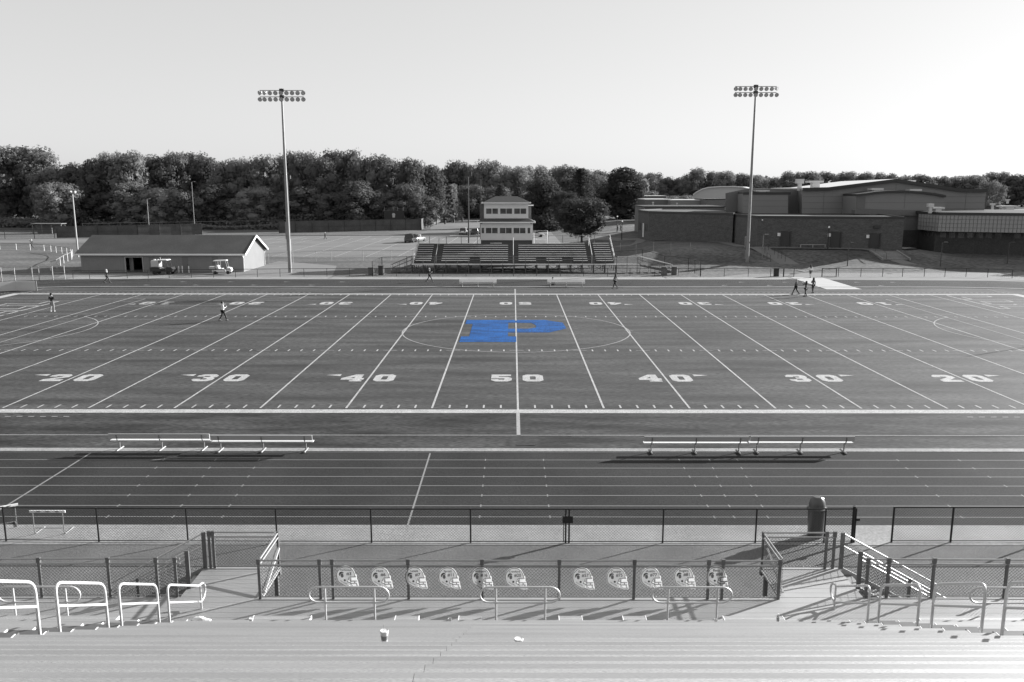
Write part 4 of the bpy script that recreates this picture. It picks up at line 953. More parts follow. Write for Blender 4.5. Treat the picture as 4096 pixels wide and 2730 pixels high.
for i in range(24):
    a = along(r1, r2, .02+i/26, .04); b = along(r1, r2, .02+(i+.7)/26, .04)
    if i in (7, 13): continue
    m = MB(); m.add([(a[0], a[1], wz0), (b[0], b[1], wz0), (b[0], b[1], wz1), (a[0], a[1], wz1)], [(0,1,2,3)]); m.bar((a[0], a[1]-.02, wz0), (b[0], b[1]-.02, wz0), .06, .08)
    m.build('window', mat('pale_pane', .75, rough=.4) if i in (10, 11) else GLASSD, wing, SC0)  # two panes have a paler colour than the rest
for i in range(3):
    a = along(r0, r1, .25+i*.24, .04); b = along(r0, r1, .25+i*.24+.17, .04); m = MB(); m.add([(a[0], a[1], wz0), (b[0], b[1], wz0), (b[0], b[1], wz1), (a[0], a[1], wz1)], [(0,1,2,3)]); m.build('window', GLASSD, wing, SC0)
# pale low wall linking arched hall and wing
Yw = 112
lk_ = [(q2[0]-1, r0[1]+1.0), (r0[0]+.6, r0[1]+1.0), (r0[0]+3, r0[1]+9), (q2[0]-1, r0[1]+9)]
m = MB(); m.prism(lk_, 4.6, zr+.4); m.build('upper_link', PAN2, sch, SC0)
m = MB(); m.prism(lk_, 0, 4.599); m.build('lower_link', BRKD, sch, SC0)
m = MB(); aa = [zpt(4, 885, 745, 100.8), zpt(4, 1420, 762, 100.8), zpt(4, 1420, 720, 100.8), zpt(4, 970, 700, 100.8), zpt(4, 885, 712, 100.8)]; m.vprism(aa, (0, 100.8, 0), (1, 0, 0), (0, 1.4, 0)); m.build('terrace_wall', PAN2, sch, SC0)
# rear wings on the left with white caps
for (xa, xb, yt, yb, Y, h_, nm) in ((1425, 1640, 628, 700, 190, 8, 'rear_wing'), (1640, 1930, 633, 700, 185, 8, 'rear_wing'), (1932, 2095, 625, 720, 178, 8, 'rear_wing'), (1425, 1600, 597, 640, 260, 6, 'rear_wing'), (1420, 2085, 690, 725, 132, 6, 'rear_wing')):
    a = zh(3, xa, yt, Y); b = zh(3, xb, yt, Y); m = MB(); m.box(a.x, b.x, Y, Y+14, 0, a.z); o_ = m.build(nm, PAN2 if xa != 1640 else PAN, sch, SC0)
    MB().box(a.x-.1, b.x+.1, Y-.12, Y+14.1, a.z+.002, a.z+.22).build('roof_cap', CAPW if xa in (1425, 1640) else CAPM, o_, SC0)
for (x_, y_, w_, h_, Y, i_) in ((430, 452, 55, 70, 110, 4), (565, 466, 120, 30, 112, 4), (1075, 528, 100, 32, 105, 4), (1395, 536, 100, 30, 105, 4), (1370, 463, 50, 18, 120, 4), (115, 546, 115, 20, 111, 4), (1525, 658, 42, 50, 94, 4), (1590, 688, 95, 24, 94, 4), (2130, 700, 30, 22, 150, 3), (1490, 645, 14, 16, 170, 3), (1690, 652, 12, 14, 170, 3), (1730, 680, 12, 12, 155, 3), (1790, 683, 12, 12, 155, 3), (1980, 678, 18, 18, 155, 3), (2045, 655, 30, 30, 150, 4), (2190, 675, 130, 20, 150, 4), (2170, 622, 30, 15, 170, 4)):
    a = zh(i_, x_-w_/2, y_, Y); b = zh(i_, x_+w_/2, y_+h_, Y)
    m = MB(); m.box(a.x, b.x, Y, Y+(b.x-a.x)*.8, b.z+(a.z-b.z)*.45, a.z); m.box(a.x+(b.x-a.x)*.25, b.x-(b.x-a.x)*.25, Y+.1, Y+(b.x-a.x)*.5, b.z-.6, b.z+(a.z-b.z)*.449); m.build('rooftop_unit', mat('unit_metal', .55, rough=.4, metal=.3), sch, SC0)
# long bench along the brick wall
A_ = onwall(415, 997, 1010); B_ = onwall(638, 997, 1010); bt = thing('wall_bench', 'long pale bench against the brick school wall', 'bench', (A_[0], A_[1]-1.2, g0))
MB().box(0, B_[0]-A_[0], -.2, .2, .42, .5).build('seat', GALV, bt); 
for f_ in (.02, .5, .98): MB().box((B_[0]-A_[0])*f_-.05, (B_[0]-A_[0])*f_+.05, -.15, .15, 0, .42).build('leg', GALV, bt)
# concrete steps in the lawn
sa = tg(4, 1215, 1135); sb = tg(4, 1190, 1085); sx, sy = sa.x, sa.y; zs0, zs1 = terr(sa.x, sa.y), terr(sb.x, sb.y); zs1 = max(zs1, zs0+.9)
st = thing('concrete_steps', 'concrete steps with handrail down the school lawn', 'steps', (sx, sy, 0))
m = MB(); dy_ = (sb.y-sa.y+.8)/6
for i in range(6): m.box(sx-1.7, sx+2.1, sy+i*dy_, sb.y+1.2, zs0-.5+i*.001, zs0+(zs1-zs0)*(i+1)/6+.03)
m.build('treads', CONC, st, (sx, sy, 0))
for x in (sx-1.95, sx+2.1): MB().hexa([(x, sy-.3, 0), (x+.25, sy-.3, 0), (x+.25, sb.y+1.2, 0), (x, sb.y+1.2, 0)], [(x, sy-.3, zs0+.25), (x+.25, sy-.3, zs0+.25), (x+.25, sb.y+1.2, zs1+.25), (x, sb.y+1.2, zs1+.25)]).build('cheek_wall', CONC, st, (sx, sy, 0))
MB().path([(sx-1.2, sy, zs0+.1), (sx-1.2, sy, zs0+1.0), (sx-1.2, sb.y+.9, zs1+1.0), (sx-1.2, sb.y+.9, zs1)], .03, 6).build('handrail', BLACKV, st, (sx, sy, 0), smooth=True)
# arched pale hall far behind
dh = thing('arched_roof_hall', 'pale hall with a curved white roof beyond the school', 'building', (62, 235, 0))
Yd = 235
pts = [zpt(3, 1820, 640, Yd), zpt(3, 2350, 640, Yd)]+[zpt(3, x, y, Yd) for x, y in ((2350, 560), (2290, 540), (2230, 525), (2150, 520), (2050, 521), (1950, 527), (1900, 540), (1850, 565), (1820, 588))]
m = MB(); m.vprism(pts, (0, Yd, 0), (1, 0, 0), (10, 30, 0)); m.build('wall', mat('pale_wall', .42), dh, (62, 235, 0))
m = MB()
for i in range(2, len(pts)-1):
    a, b = pts[i], pts[i+1]; A_ = [(b[0], Yd-.6, b[1]+.02), (a[0], Yd-.6, a[1]+.02), (a[0]+10, Yd+30, a[1]+.02), (b[0]+10, Yd+30, b[1]+.02)]; m.hexa(A_, [(x, y, z+.3) for x, y, z in A_])
m.build('roof', RFW, dh, (62, 235, 0))
# ---- lamp posts
def lamp_post(x, y, h, label, g_=.05, head='box', r=.11, z=None):
    z = terr(x, y) if z is None else z; t = thing('lamp_post', label, 'lamp post', (x, y, z)); m_ = mat('post_%d' % int(g_*1000), g_, rough=.5, metal=.3)
    MB().path([(0, 0, 0), (0, 0, h)], r, 8, r2=r*.6).build('pole', m_, t, smooth=True)
    if head == 'box': m = MB(); m.box(-.75, -.05, -.4, .4, h-.1, h+.75); m.box(.05, .75, -.4, .4, h-.1, h+.75); m.build('lamp_head', DARK, t)
    elif head == 'arm': m = MB(); m.bar((0, 0, h), (.4, 0, h+.08), .06, .06); m.box(.25, .8, -.12, .12, h+.06, h+.16); m.build('lamp_head', m_, t)
    elif head == 'twin': m = MB(); m.box(-.5, .5, -.2, .2, h, h+.12); m.box(-.55, -.2, -.3, .3, h+.1, h+.4); m.box(.2, .55, -.3, .3, h+.1, h+.4); m.build('lamp_head', m_, t)
    else: MB().lathe([(.14, 0), (.16, .12), (.1, .26), (0, .28)], (0, 0, h), 10).build('lamp_head', WHITE, t, smooth=True)
def lp(i, x, yt, yb, zoff, label, **k):
    p_ = tg(i, x, yb); zoff = terr(p_.x, p_.y); top = zh(i, x, yt, p_.y); lamp_post(p_.x, p_.y, top.z-zoff-.3, label, z=zoff, **k)
lp(1, 655, 560, 1108, 0, 'pale wooden pole with twin lamps behind the left end of the field house', g_=.3, head='twin', r=.16)
lp(1, 1252, 612, 925, .0, 'slim grey lamp post standing left behind the field house roof', g_=.2, head='arm')
lp(1, 1632, 470, 922, .0, 'taller grey lamp post rising behind the middle of the field house roof', g_=.16, head='arm')
lp(2, 337, 440, 908, 0, 'dark lamp post directly behind the left floodlight tower', g_=.05, head='box', r=.09)
lp(2, 1830, 410, 990, 0, 'dark parking lot lamp post left of the press box', g_=.04, head='box', r=.16)
lp(2, 1932, 440, 860, 0, 'more distant dark lamp post just left of the press box roof', g_=.05, head='twin', r=.12)
lp(3, 1227, 800, 962, .5, 'short black path lamp by the lawn path near two people', g_=.02, head='ball', r=.09)
lp(3, 1187, 760, 895, .6, 'slim black path lamp just left of the two distant people', g_=.02, head='none_', r=.09)
lp(4, 100, 785, 1018, 1.2, 'grey post with globe lamp at the corner of the brick block', g_=.25, head='ball', r=.09)
lp(4, 658, 845, 1040, 1.1, 'dark lamp post between the first and second brick wall doors', g_=.03, head='ball', r=.1)
lp(4, 1175, 845, 1035, 1.1, 'dark lamp post at the right end of the brick wall', g_=.04, head='ball', r=.1)
lp(4, 822, 975, 1185, .3, 'pale lamp post in the shaded lawn before the second door', g_=.07, head='arm', r=.08)
lp(4, 1600, 970, 1185, .3, 'lamp post in the shaded lawn below the gridded band', g_=.07, head='arm', r=.08)
lp(4, 2160, 970, 1160, .3, 'lamp post on the sunlit lawn at the far right', g_=.06, head='arm', r=.09)
lp(4, 110, 905, 1120, .4, 'grey lamp post beside the path climbing to the school', g_=.2, head='arm', r=.07)
# ---- practice field: screens, curved fence
SCR = mat('windscreen', 0.075, rough=.85, var=.25, scale=.35, sy=2, fine=.15, fscale=3)
def screen(label, P, h, group=None, pale=True):
    root = thing('screen_fence', label, 'fence', P[0]); O = Vector(P[0])
    for a, b in zip(P, P[1:]):
        a = Vector(a); b = Vector(b); n = max(1, int((b-a).length/4.2))
        MB().hexa(*[[(q_[0], q_[1]+s_, q_[2]+z_) for q_, s_ in ((a, -.04), (b, -.04), (b, .04), (a, .04))] for z_ in (.05, h)]).build('windscreen', SCR, root, O)
        for i in range(n+1):
            c = a+(b-a)*i/n; MB().tube((c.x, c.y-.1, c.z), (c.x, c.y-.1, c.z+h+.1), .06, 6).build('post', DARK, root, O)
        m = MB(); m.bar((a.x, a.y-.1, a.z+h+.05), (b.x, b.y-.1, b.z+h+.05), .06, .06); m.bar((a.x, a.y-.12, a.z+h*.5), (b.x, b.y-.12, b.z+h*.5), .04, .04); m.build('rail', DARK, root, O)
screen('dark screened fence behind the field house roof', [(-108, 156, 0), (-92, 163, 0), (-79.2, 171, 0)], 2.75)
screen('dark screened fence running across the far side of the parking lot', [(-61.7, 178.6, 0), (-26.4, 196, 0)], 3.1)
screen('dark screened fence receding away at the right corner of the practice field', [(-26.2, 196.3, 0), (-25.5, 226, .2), (-24.5, 262, .5)], 3.1)
fence('practice_fence', 'tall pale posts of a chain link fence behind the screened fences', [(-112, 176), (-104, 180), (-96, 184), (-88, 188), (-80, 192), (-72, 196), (-64, 200), (-56, 206), (-48, 212), (-40, 216)], 2.6, GALVD, GALVD, FARW, r_post=.06, r_rail=.05, cell=.5, rw=.006, zf=zfl)
fence('outfield_fence', 'low curved ball field fence with white posts', [(-104, 119), (-98.9, 118.3), (-95.3, 117.6), (-92, 116.5), (-88.1, 114.2), (-85.8, 112.3), (-83.6, 110), (-81.6, 108.2), (-79.7, 106.3), (-77.8, 104), (-76.2, 101.5), (-74.5, 98), (-72.9, 94.8), (-71.8, 91.5), (-70.6, 88), (-69, 84), (-67.4, 80), (-66.4, 76.5)], 1.2, WHITE, mat('rail_grey', .2, rough=.5), FARW, r_post=.05, r_rail=.045, cell=.2, rw=.003)
fence('left_gate_fence', 'silver gates and fence posts at the left edge beside the track corner', [(-66.6, 61.2), (-64.5, 61.7), (-63.3, 62.5), (-61.25, 62.8), (-60.5, 63.0), (-59.1, 63.6), (-58.0, 64.4)], 1.75, GALV, GALV, FARW, r_post=.06, r_rail=.035, cell=.2, rw=.003, rails=('bottom',), mid=.5)
fence('far_left_fence', 'tall dark fence with a double gate beyond the gravel path', [(-130, 150), (-124, 151), (-118, 152), (-112, 153.5), (-108.4, 155.5)], 2.1, BLACKV, BLACKV, FARW, r_post=.07, r_rail=.05, cell=.5, rw=.006, mid=.5)
so = thing('storage_shed', 'weathered open fronted wooden shed below the trees at far left', 'shed', (-125, 176, 0))
m = MB(); m.box(-.0, 7.4, 2, 2.1, 0, 2.3); m.build('back_wall', mat('weathered_board', .14, rough=.8, var=.2, scale=2), so)
for x in (0, 2.4, 4.9, 7.4): MB().box(x-.12, x+.12, -.1, .1, 0, 2.5).build('post', mat('weathered_board', .3), so)
MB().box(-.3, 7.7, -.3, 2.3, 2.5, 2.62).build('roof', mat('shed_roof', .2), so)
eq = thing('equipment_box', 'dark cabin with a small white emblem behind the screened fence', 'cabin', (-34.5, 200, 0))
m = MB(); m.box(-2.8, 2.9, 0, 3, 0, 5.3); m.build('body', mat('dark_cabin', .03), eq)
m = MB(); m.lathe([(.0, 0), (.42, 0), (.46, .02), (0, .03)], (0, -.03, 4.2), 12, ax=(0, -1, 0)); m.box(-.35, .35, -.06, -.01, 3.4, 4.1); m.build('emblem', mat('emblem_white', .5), eq)
for x in (-2.6, 0, 1.2, 2.8): MB().tube((x, .1, 5.3), (x, .1, 6.3), .07, 6).build('post', GALV, eq)
for i, (x, z, l) in enumerate(((-34, 250, 1), (-31, 240, 1), (-22, 235, 1), (-19.5, 243, 1))):
    o_ = MB().lathe([(.3, 0), (.3, 1.2), (.2, 1.3)], n=8).build('wooden_post', DARK, smooth=True); o_.location = (zg(2, (1560, 1632, 1704, 1776)[i], (835, 832, 820, 808)[i]).x, zg(2, (1560, 1632, 1704, 1776)[i], (835, 832, 820, 808)[i]).y, 0)
    tag(o_, ['dark wooden post nearest the screened fence corner', 'second dark wooden post from the screened fence corner', 'third dark wooden post from the screened fence corner', 'dark wooden post farthest from the screened fence corner'][i], 'post', 'dark wooden posts along the drive')
# padded wall at the left corner of the track
pw = thing('padded_barrier', 'pale windscreen covered barrier at the left track corner', 'barrier', (-56, 51, 0))
MB().hexa([(-1.1+.0, 1.0, .05), (-9, -4, .05), (-9.05, -4.1, .05), (-1.05, .9, .05)][::-1], [(1.1-2.2, 1.0, 1.1), (-9, -4, 1.1), (-9.05, -4.1, 1.1), (-1.05, .9, 1.1)][::-1]).build('cover', mat('pale_cover', .5, rough=.6, var=.04, scale=1), pw)
MB().hexa([(1.3, 1.0, .05), (-1.05, 1.0, .05), (-1.05, .9, .05), (1.3, .9, .05)][::-1], [(1.3, 1.0, 1.1), (-1.05, 1.0, 1.1), (-1.05, .9, 1.1), (1.3, .9, 1.1)][::-1]).build('cover', mat('pale_cover', .5), pw)
MB().tube((1.35, .95, 0), (1.35, .95, 1.15), .06).build('post', GALVD, pw)
# white cover on the far track
mb = MB(); nx_, ny_ = 10, 30; vs = []
rr = random.Random(3)
for j in range(ny_+1):
    for i in range(nx_+1):
        a = Vector((36.3, 66.9)).lerp(Vector((40.5, 66.9)), i/nx_); b = Vector((36.2, 53.6)).lerp(Vector((40.3, 53.6)), i/nx_); p_ = a.lerp(b, j/ny_); vs.append((p_.x, p_.y, .03+rr.uniform(0, .012)+(.01 if j % 6 == 0 else 0)))
w2 = nx_+1; mb.add(vs, [(j*w2+i, (j+1)*w2+i, (j+1)*w2+i+1, j*w2+i+1) for j in range(ny_) for i in range(nx_)])
cv = mb.build('track_cover', mat('cover_cloth', .36, rough=.8, var=.1, scale=.6, sy=3), smooth=True); tag(cv, 'white protective mat laid across the far track by the gateway', 'mat')
# goal post outside the right edge of the photo, its shadow crosses the field
gpst = thing('goal_post', 'slim football goal post beyond the right end line', 'goal post', (55.9, 24.4, 0))
MB().path([(1.8, 0, 0), (1.8, 0, 2.0), (1.2, 0, 2.9), (0, 0, 3.05)], .09, 8).build('gooseneck', WHITE, gpst, smooth=True)
MB().tube((0, -3.55, 3.05), (0, 3.55, 3.05), .06).build('crossbar', WHITE, gpst, smooth=True)
for y in (-3.55, 3.55): MB().tube((0, y, 3.05), (0, y, 9.2), .05).build('upright', WHITE, gpst, smooth=True)
# ================================================================== PEOPLE
def skinmesh(name, verts, edges, m, parent, lv=1, roots=(0,)):
    me = bpy.data.meshes.new(name); me.from_pydata([v[:3] for v in verts], edges, []); me.materials.append(m)
    o = bpy.data.objects.new(name, me); COL.objects.link(o); o.parent = parent
    md = o.modifiers.new('skin', 'SKIN'); md.use_smooth_shade = True; md.branch_smoothing = .4
    for i, v in enumerate(verts):
        sv_ = me.skin_vertices[0].data[i]; r = v[3]; sv_.radius = r if isinstance(r, tuple) else (r, r); sv_.use_root = i in roots
    sb = o.modifiers.new('sub', 'SUBSURF'); sb.levels = lv; sb.render_levels = lv
    return o
SK = mat('skin', .33, rough=.6)
def pm(g_): return mat('cloth_%d' % int(g_*1000), g_, rough=.85, var=.15, scale=9)
def person(label, pos, head, top, legs, hair, H=1.7, stride=.25, arms=('d', 'd'), long=False, sit=False, shorts=False, skirt=False, blonde=None):
    """head: heading in degrees clockwise from +Y; arms: d hanging, f forearm raised in front, u both raised, o out"""
    t = thing('person', label, 'person', pos, -R(head)); k = H/1.75
    V = []; E = []
    def add(x, y, z, r): V.append((x*k, y*k, z*k, (r[0]*k, r[1]*k) if isinstance(r, tuple) else r*k)); return len(V)-1
    def link(*a):
        for i, j in zip(a, a[1:]): E.append((i, j))
    dz = -.78 if sit else 0
    p0 = add(0, 0, .96+dz, (.13, .10)); w = add(0, .01, 1.12+dz, (.115, .085)); c = add(0, .0, 1.32+dz, (.14, .10)); n = add(0, .0, 1.47+dz, .055); hb = add(0, .02, 1.56+dz, .075); ht = add(0, .01, 1.67+dz, (.075, .085))
    nose = add(0, .115, 1.60+dz, .012); link(p0, w, c, n, hb, ht); link(hb, nose)
    for s in (-1, 1): e_ = add(s*.085, .0, 1.61+dz, .014); link(hb, e_)
    J = {}
    for s in (-1, 1):
        st_ = stride*s
        hp_ = add(s*.09, 0, .90+dz, .085)
        if sit: kn = add(s*.2, .38, .42, .06); an = add(s*.16, .45, .08, .04); toe = add(s*.17, .62, .04, .035)
        else: kn = add(s*.10, st_*.45+.04, .50, .058); an = add(s*.10, st_-(.0 if st_ > 0 else .06), .085+(.05 if st_ < -.1 else 0), .038); toe = add(s*.12, st_+.16, .035, .032)
        link(p0, hp_, kn, an, toe); J[s] = (hp_, kn, an)
        a = arms[0 if s < 0 else 1]; sh = add(s*.18, 0, 1.41+dz, .058)
        if a == 'd': el = add(s*.23, -st_*.35-.02, 1.14+dz, .040); wr = add(s*.235, -st_*.6+.06, .90+dz, .026); d = Vector((0, .15, -1))
        elif a == 'f': el = add(s*.22, .02, 1.14+dz, .040); wr = add(s*.10, .26, 1.22+dz, .026); d = Vector((-s*.5, .6, .4))
        elif a == 'u': el = add(s*.24, .22, 1.36+dz, .040); wr = add(s*.10, .36, 1.55+dz, .026); d = Vector((-s*.3, .3, .8))
        else: el = add(s*.40, .05, 1.22+dz, .038); wr = add(s*.58, .10, 1.02+dz, .026); d = Vector((s*.6, .1, -.6))
        d.normalize(); W0 = Vector(V[wr][:3])/k; sd_ = d.cross(Vector((s, 0, 0))); sd_ = sd_.normalized() if sd_.length > .1 else Vector((0, 1, 0))
        pa = add(*(W0+d*.08), .030); link(c, sh, el, wr, pa); J[s] += (sh, el, wr)
        for i, L_ in enumerate((.075, .088, .083, .062)):
            b = W0+d*.10+sd_*(.026-.0175*i); f1 = add(*(b+d*.01), .010); f2 = add(*(b+d*L_*.6+Vector((-s*.006, 0, 0))), .009); f3 = add(*(b+d*L_+Vector((-s*.02, 0, 0))), .008); link(pa, f1, f2, f3)
        t1 = add(*(W0+d*.035+sd_*.035), .011); t2 = add(*(W0+d*.08+sd_*.06), .009); link(wr, t1, t2)
    skinmesh('body', V, E, SK, t)
    def sub(idx, grow, cut=None):
        vs = []; mp = {}
        for i in idx: mp[i] = len(vs); r = V[i][3]; r = r if isinstance(r, tuple) else (r, r); vs.append((*V[i][:3], (r[0]*grow, r[1]*grow)))
        return vs, [(mp[a], mp[b]) for a, b in E if a in mp and b in mp]
    # garments: follow the same bones, a little larger
    up = [w, c]+[J[s][i] for s in (-1, 1) for i in (3, 4, 5)]
    vs, es = sub([w, c]+[J[s][i] for s in (-1, 1) for i in (3, 4)], 1.22); vs.append((V[p0][0], V[p0][1], V[p0][2]+.02, (.145*k, .115*k))); es.append((0, len(vs)-1))
    for s in (-1, 1):
        el = Vector(V[J[s][4]][:3]); wr = Vector(V[J[s][5]][:3]); q_ = el.lerp(wr, .82); i_e = [w, c, J[-1][3], J[-1][4], J[1][3], J[1][4]].index(J[s][4]); vs.append((*q_, (.034*k, .034*k))); es.append((i_e, len(vs)-1))
    skinmesh('top', vs, es, pm(top), t)
    vs, es = sub([p0]+[J[s][i] for s in (-1, 1) for i in ((0, 1) if shorts else (0, 1, 2))], 1.28)
    skinmesh('skirt' if skirt else ('shorts' if shorts else 'trousers'), vs, es, pm(legs), t)
    if skirt: MB().lathe([(.19*k, .72*k), (.15*k, .9*k), (.125*k, 1.05*k)], n=14).build('skirt', pm(legs), t, smooth=True)
    hz_ = (1.62+dz)*k
    m = MB(); prof = [(.02, .125), (.07, .11), (.098, .06), (.104, .0), (.09, -.06), (.05, -.09)] if not long else [(.02, .13), (.075, .115), (.108, .06), (.115, .0), (.12, -.1), (.125, -.2), (.10, -.30), (.04, -.36)]
    m.lathe([(r*k, z*k) for r, z in prof], (0, -.028*k, hz_+.012), 14); m.build('hair', pm(hair), t, smooth=True)
    for s in (-1, 1):
        MB().lathe([(0.001, -.006), (.006, -.003), (.006, .003), (.001, .006)], (s*.03*k, .092*k, hz_), 6).build('eye', DARK, t)
        a = J[s][2]; x, y, z = V[a][:3]; MB().add([(x+dx*k, y+dy*k, max(0, z-.085*k*(0 if sit else 1))+dz_*k) for dx, dy, dz_ in ((-.045, -.09, .0), (.045, -.09, 0), (.05, .19, 0), (-.05, .19, 0), (-.04, -.08, .09), (.04, -.08, .09), (.035, .17, .05), (-.035, .17, .05))], [(3,2,1,0),(4,5,6,7),(0,1,5,4),(1,2,6,5),(2,3,7,6),(3,0,4,7)]).build('shoe', pm(.03 if legs < .2 else .3), t)
    MB().add([(x*k, y*k, z*k+0) for x, y, z in ((-.025, .1, 1.535+dz), (.025, .1, 1.535+dz), (.022, .103, 1.545+dz), (-.022, .103, 1.545+dz))], [(0,1,2,3)]).build('mouth', DARK, t)
    return t
def zt3(i, x, y, z=0.0): v = zg(i, x, y, z); return (v.x, v.y, terr(v.x, v.y) if z else 0.012)
person('person with pale hair and dark top striding along the far track before the field house', zt3(1, 900, 1324), 80, .02, .06, .5, 1.68, .36, ('f', 'd'), long=True)
person('man in dark polo shirt and khaki trousers standing in the left end zone', (-43.9, 35.4, .02), -10, .018, .24, .015, 1.80, .12, ('f', 'f'))
person('person in white jacket and black trousers walking on the field near the twenty', (-25.8, 29.8, .02), 55, .75, .012, .02, 1.76, .26, ('d', 'f'))
person('person in dark clothes striding past the left side of the far bleachers', zt3(2, 1503, 1316), 85, .02, .03, .45, 1.76, .38, ('f', 'f'))
person('person sitting on the ground behind the right far sideline bench', (4.6, 58.3, .02), 170, .03, .02, .02, 1.7, 0, ('f', 'f'), sit=True)
person('person with long hair and grey top walking on the far sideline beyond the forty', zt3(3, 1172, 1371), -60, .09, .02, .05, 1.78, .30, ('d', 'd'), long=True)
person('person in black with long shining hair at the left of the three near the mat', (31.0, 48.9, .02), -75, .014, .014, .32, 1.72, .34, ('f', 'd'), long=True, skirt=True)
person('person in grey trousers holding a camera up in front of the two others', (31.5, 47.15, .02), -40, .03, .075, .02, 1.70, .14, ('u', 'u'), long=True)
person('person in grey top and dark trousers at the right of the three near the mat', (33.4, 50.3, .02), -20, .10, .025, .02, 1.74, .10, ('f', 'd'), long=True)
person('person in white top and grey shorts walking away through the gateway', (38.85, 66.7, .03), 0, .6, .10, .03, 1.70, .22, ('o', 'd'), long=True, shorts=True)
person('lone person in dark clothes walking across the parking lot', zt3(2, 630, 957), -80, .03, .04, .04, 1.75, .3, ('f', 'd'))
person('person in dark clothes walking beyond the curved white posted fence', zt3(1, 268, 1033), -80, .02, .03, .4, 1.75, .35, ('u', 'd'), long=True)
v_ = tg(3, 1192, 892); person('left one of two people talking on the path by the school', (v_.x, v_.y, terr(v_.x, v_.y)), 90, .03, .03, .03, 1.8, .05)
v_ = tg(3, 1218, 888); person('right one of two people talking on the path by the school', (v_.x, v_.y, terr(v_.x, v_.y)), -90, .05, .02, .03, 1.8, .05)
# ================================================================== VEHICLES
RUB = mat('tyre', .012, rough=.8); RIM = mat('rim', .4, rough=.35, metal=.6)
def wheel(par, x, y, r, w_, off=(0,0,0)):
    o = MB().lathe([(r*.72, -w_/2), (r*.96, -w_/2), (r, -w_*.35), (r, w_*.35), (r*.96, w_/2), (r*.72, w_/2)], (x, y, r), 20, ax=(0, 1, 0)).build('wheel', RUB, par, smooth=True)
    MB().lathe([(r*.25, -w_*.42), (r*.70, -w_*.5), (r*.70, w_*.5), (r*.25, w_*.42)], (x, y, r), 14, ax=(0, 1, 0)).build('rim', RIM, o, smooth=True)
def car(label, pos, head, paint, L_=4.6, W2=.92, Hh_=1.65, suv=True):
    """x forward"""
    t = thing('parked_car', label, 'car', pos, R(90-head)); P = mat('car_paint_%d' % int(paint*1000), paint, rough=.25, coat=.6)
    h = L_/2; gl = mat('car_glass', .015, rough=.05, spec=.8)
    sec = [(-h, .45, .62, .86), (-h+.12, .34, .98, .93), (-h+.9, .30, 1.02, 1.0), (0, .30, .99, 1.0), (h-1.15, .30, .98, 1.0), (h-.25, .34, .84, .93), (h, .45, .62, .82)]
    m = MB(); vs = []
    for x, zb, zt_, wf in sec: ww = W2*wf; vs += [(x, -ww, zb+.1), (x, -ww*.92, zb), (x, ww*.92, zb), (x, ww, zb+.1), (x, ww, zt_-.12), (x, ww*.9, zt_), (x, -ww*.9, zt_), (x, -ww, zt_-.12)]
    n = 8; m.add(vs, [(i*n+j, (i+1)*n+j, (i+1)*n+(j+1) % n, i*n+(j+1) % n) for i in range(len(sec)-1) for j in range(n)]+[tuple(range(n)), tuple(reversed(range((len(sec)-1)*n, len(sec)*n)))])
    m.build('body', P, t, smooth=True)
    rb = -h+.18 if suv else -h+1.0; rt = -h+.55 if suv else -h+1.5; m = MB()
    b = [(rb, -W2*.9), (h-1.2, -W2*.9), (h-1.2, W2*.9), (rb, W2*.9)]; tt = [(rt, -W2*.72), (h-1.95, -W2*.72), (h-1.95, W2*.72), (rt, W2*.72)]
    m.hexa([(x, y, .96) for x, y in b], [(x, y, Hh_-.06) for x, y in tt]); m.build('window', gl, t)
    m = MB(); m.hexa([(x, y, Hh_-.07) for x, y in tt], [(x*.97, y*.92, Hh_) for x, y in tt])
    for x0, x1, in ((rb, rt), (h-1.2, h-1.95), (-.05, -.05), (.0-1.1, .0-1.0)):
        for s in (-1, 1): m.bar((x0, s*W2*.9, .95), (x1, s*W2*.73, Hh_-.04), .07, .05)
    m.build('roof', P, t)
    for x in (-h+.85, h-.9):
        for s in (-1, 1): wheel(t, x, s*(W2-.1), .34, .22)
    for s in (-1, 1):
        MB().box(-h-.01, -h+.12, s*W2*.62-.14, s*W2*.62+.14, .72, .95).build('taillight', mat('taillight', .12, rough=.2), t)
        MB().box(h-.16, h-.02, s*W2*.60-.16, s*W2*.60+.16, .62, .78).build('headlight', mat('headlight', .7, rough=.1), t)
        MB().box(h-1.45, h-1.3, s*W2*.95-.1, s*W2*.95+.1, .98, 1.12).build('wing_mirror', P, t)
    MB().box(-h-.06, -h+.05, -W2*.8, W2*.8, .36, .56).build('bumper', DARK, t)
    return t
car('dark parked SUV standing left of the far bleachers corner rail', zg(2, 1350, 984, 0), 10, .02, 4.8, .98, 1.9)
car('silver car parked just behind the dark SUV', zg(2, 1404, 976, 0), 25, .25, 4.5, .9, 1.55, suv=False)
car('white SUV seen from behind near the foot of the dark lamp post', zg(2, 1792, 917, 0), 8, .65, 4.7, .95, 1.75)
car('black car parked between the white SUV and the press box', zg(2, 1888, 918, 0), 6, .02, 4.7, .92, 1.55)
car('white car partly hidden by the press box stairs', zg(3, 500, 940, 0), 80, .6, 4.5, .9, 1.5, suv=False)
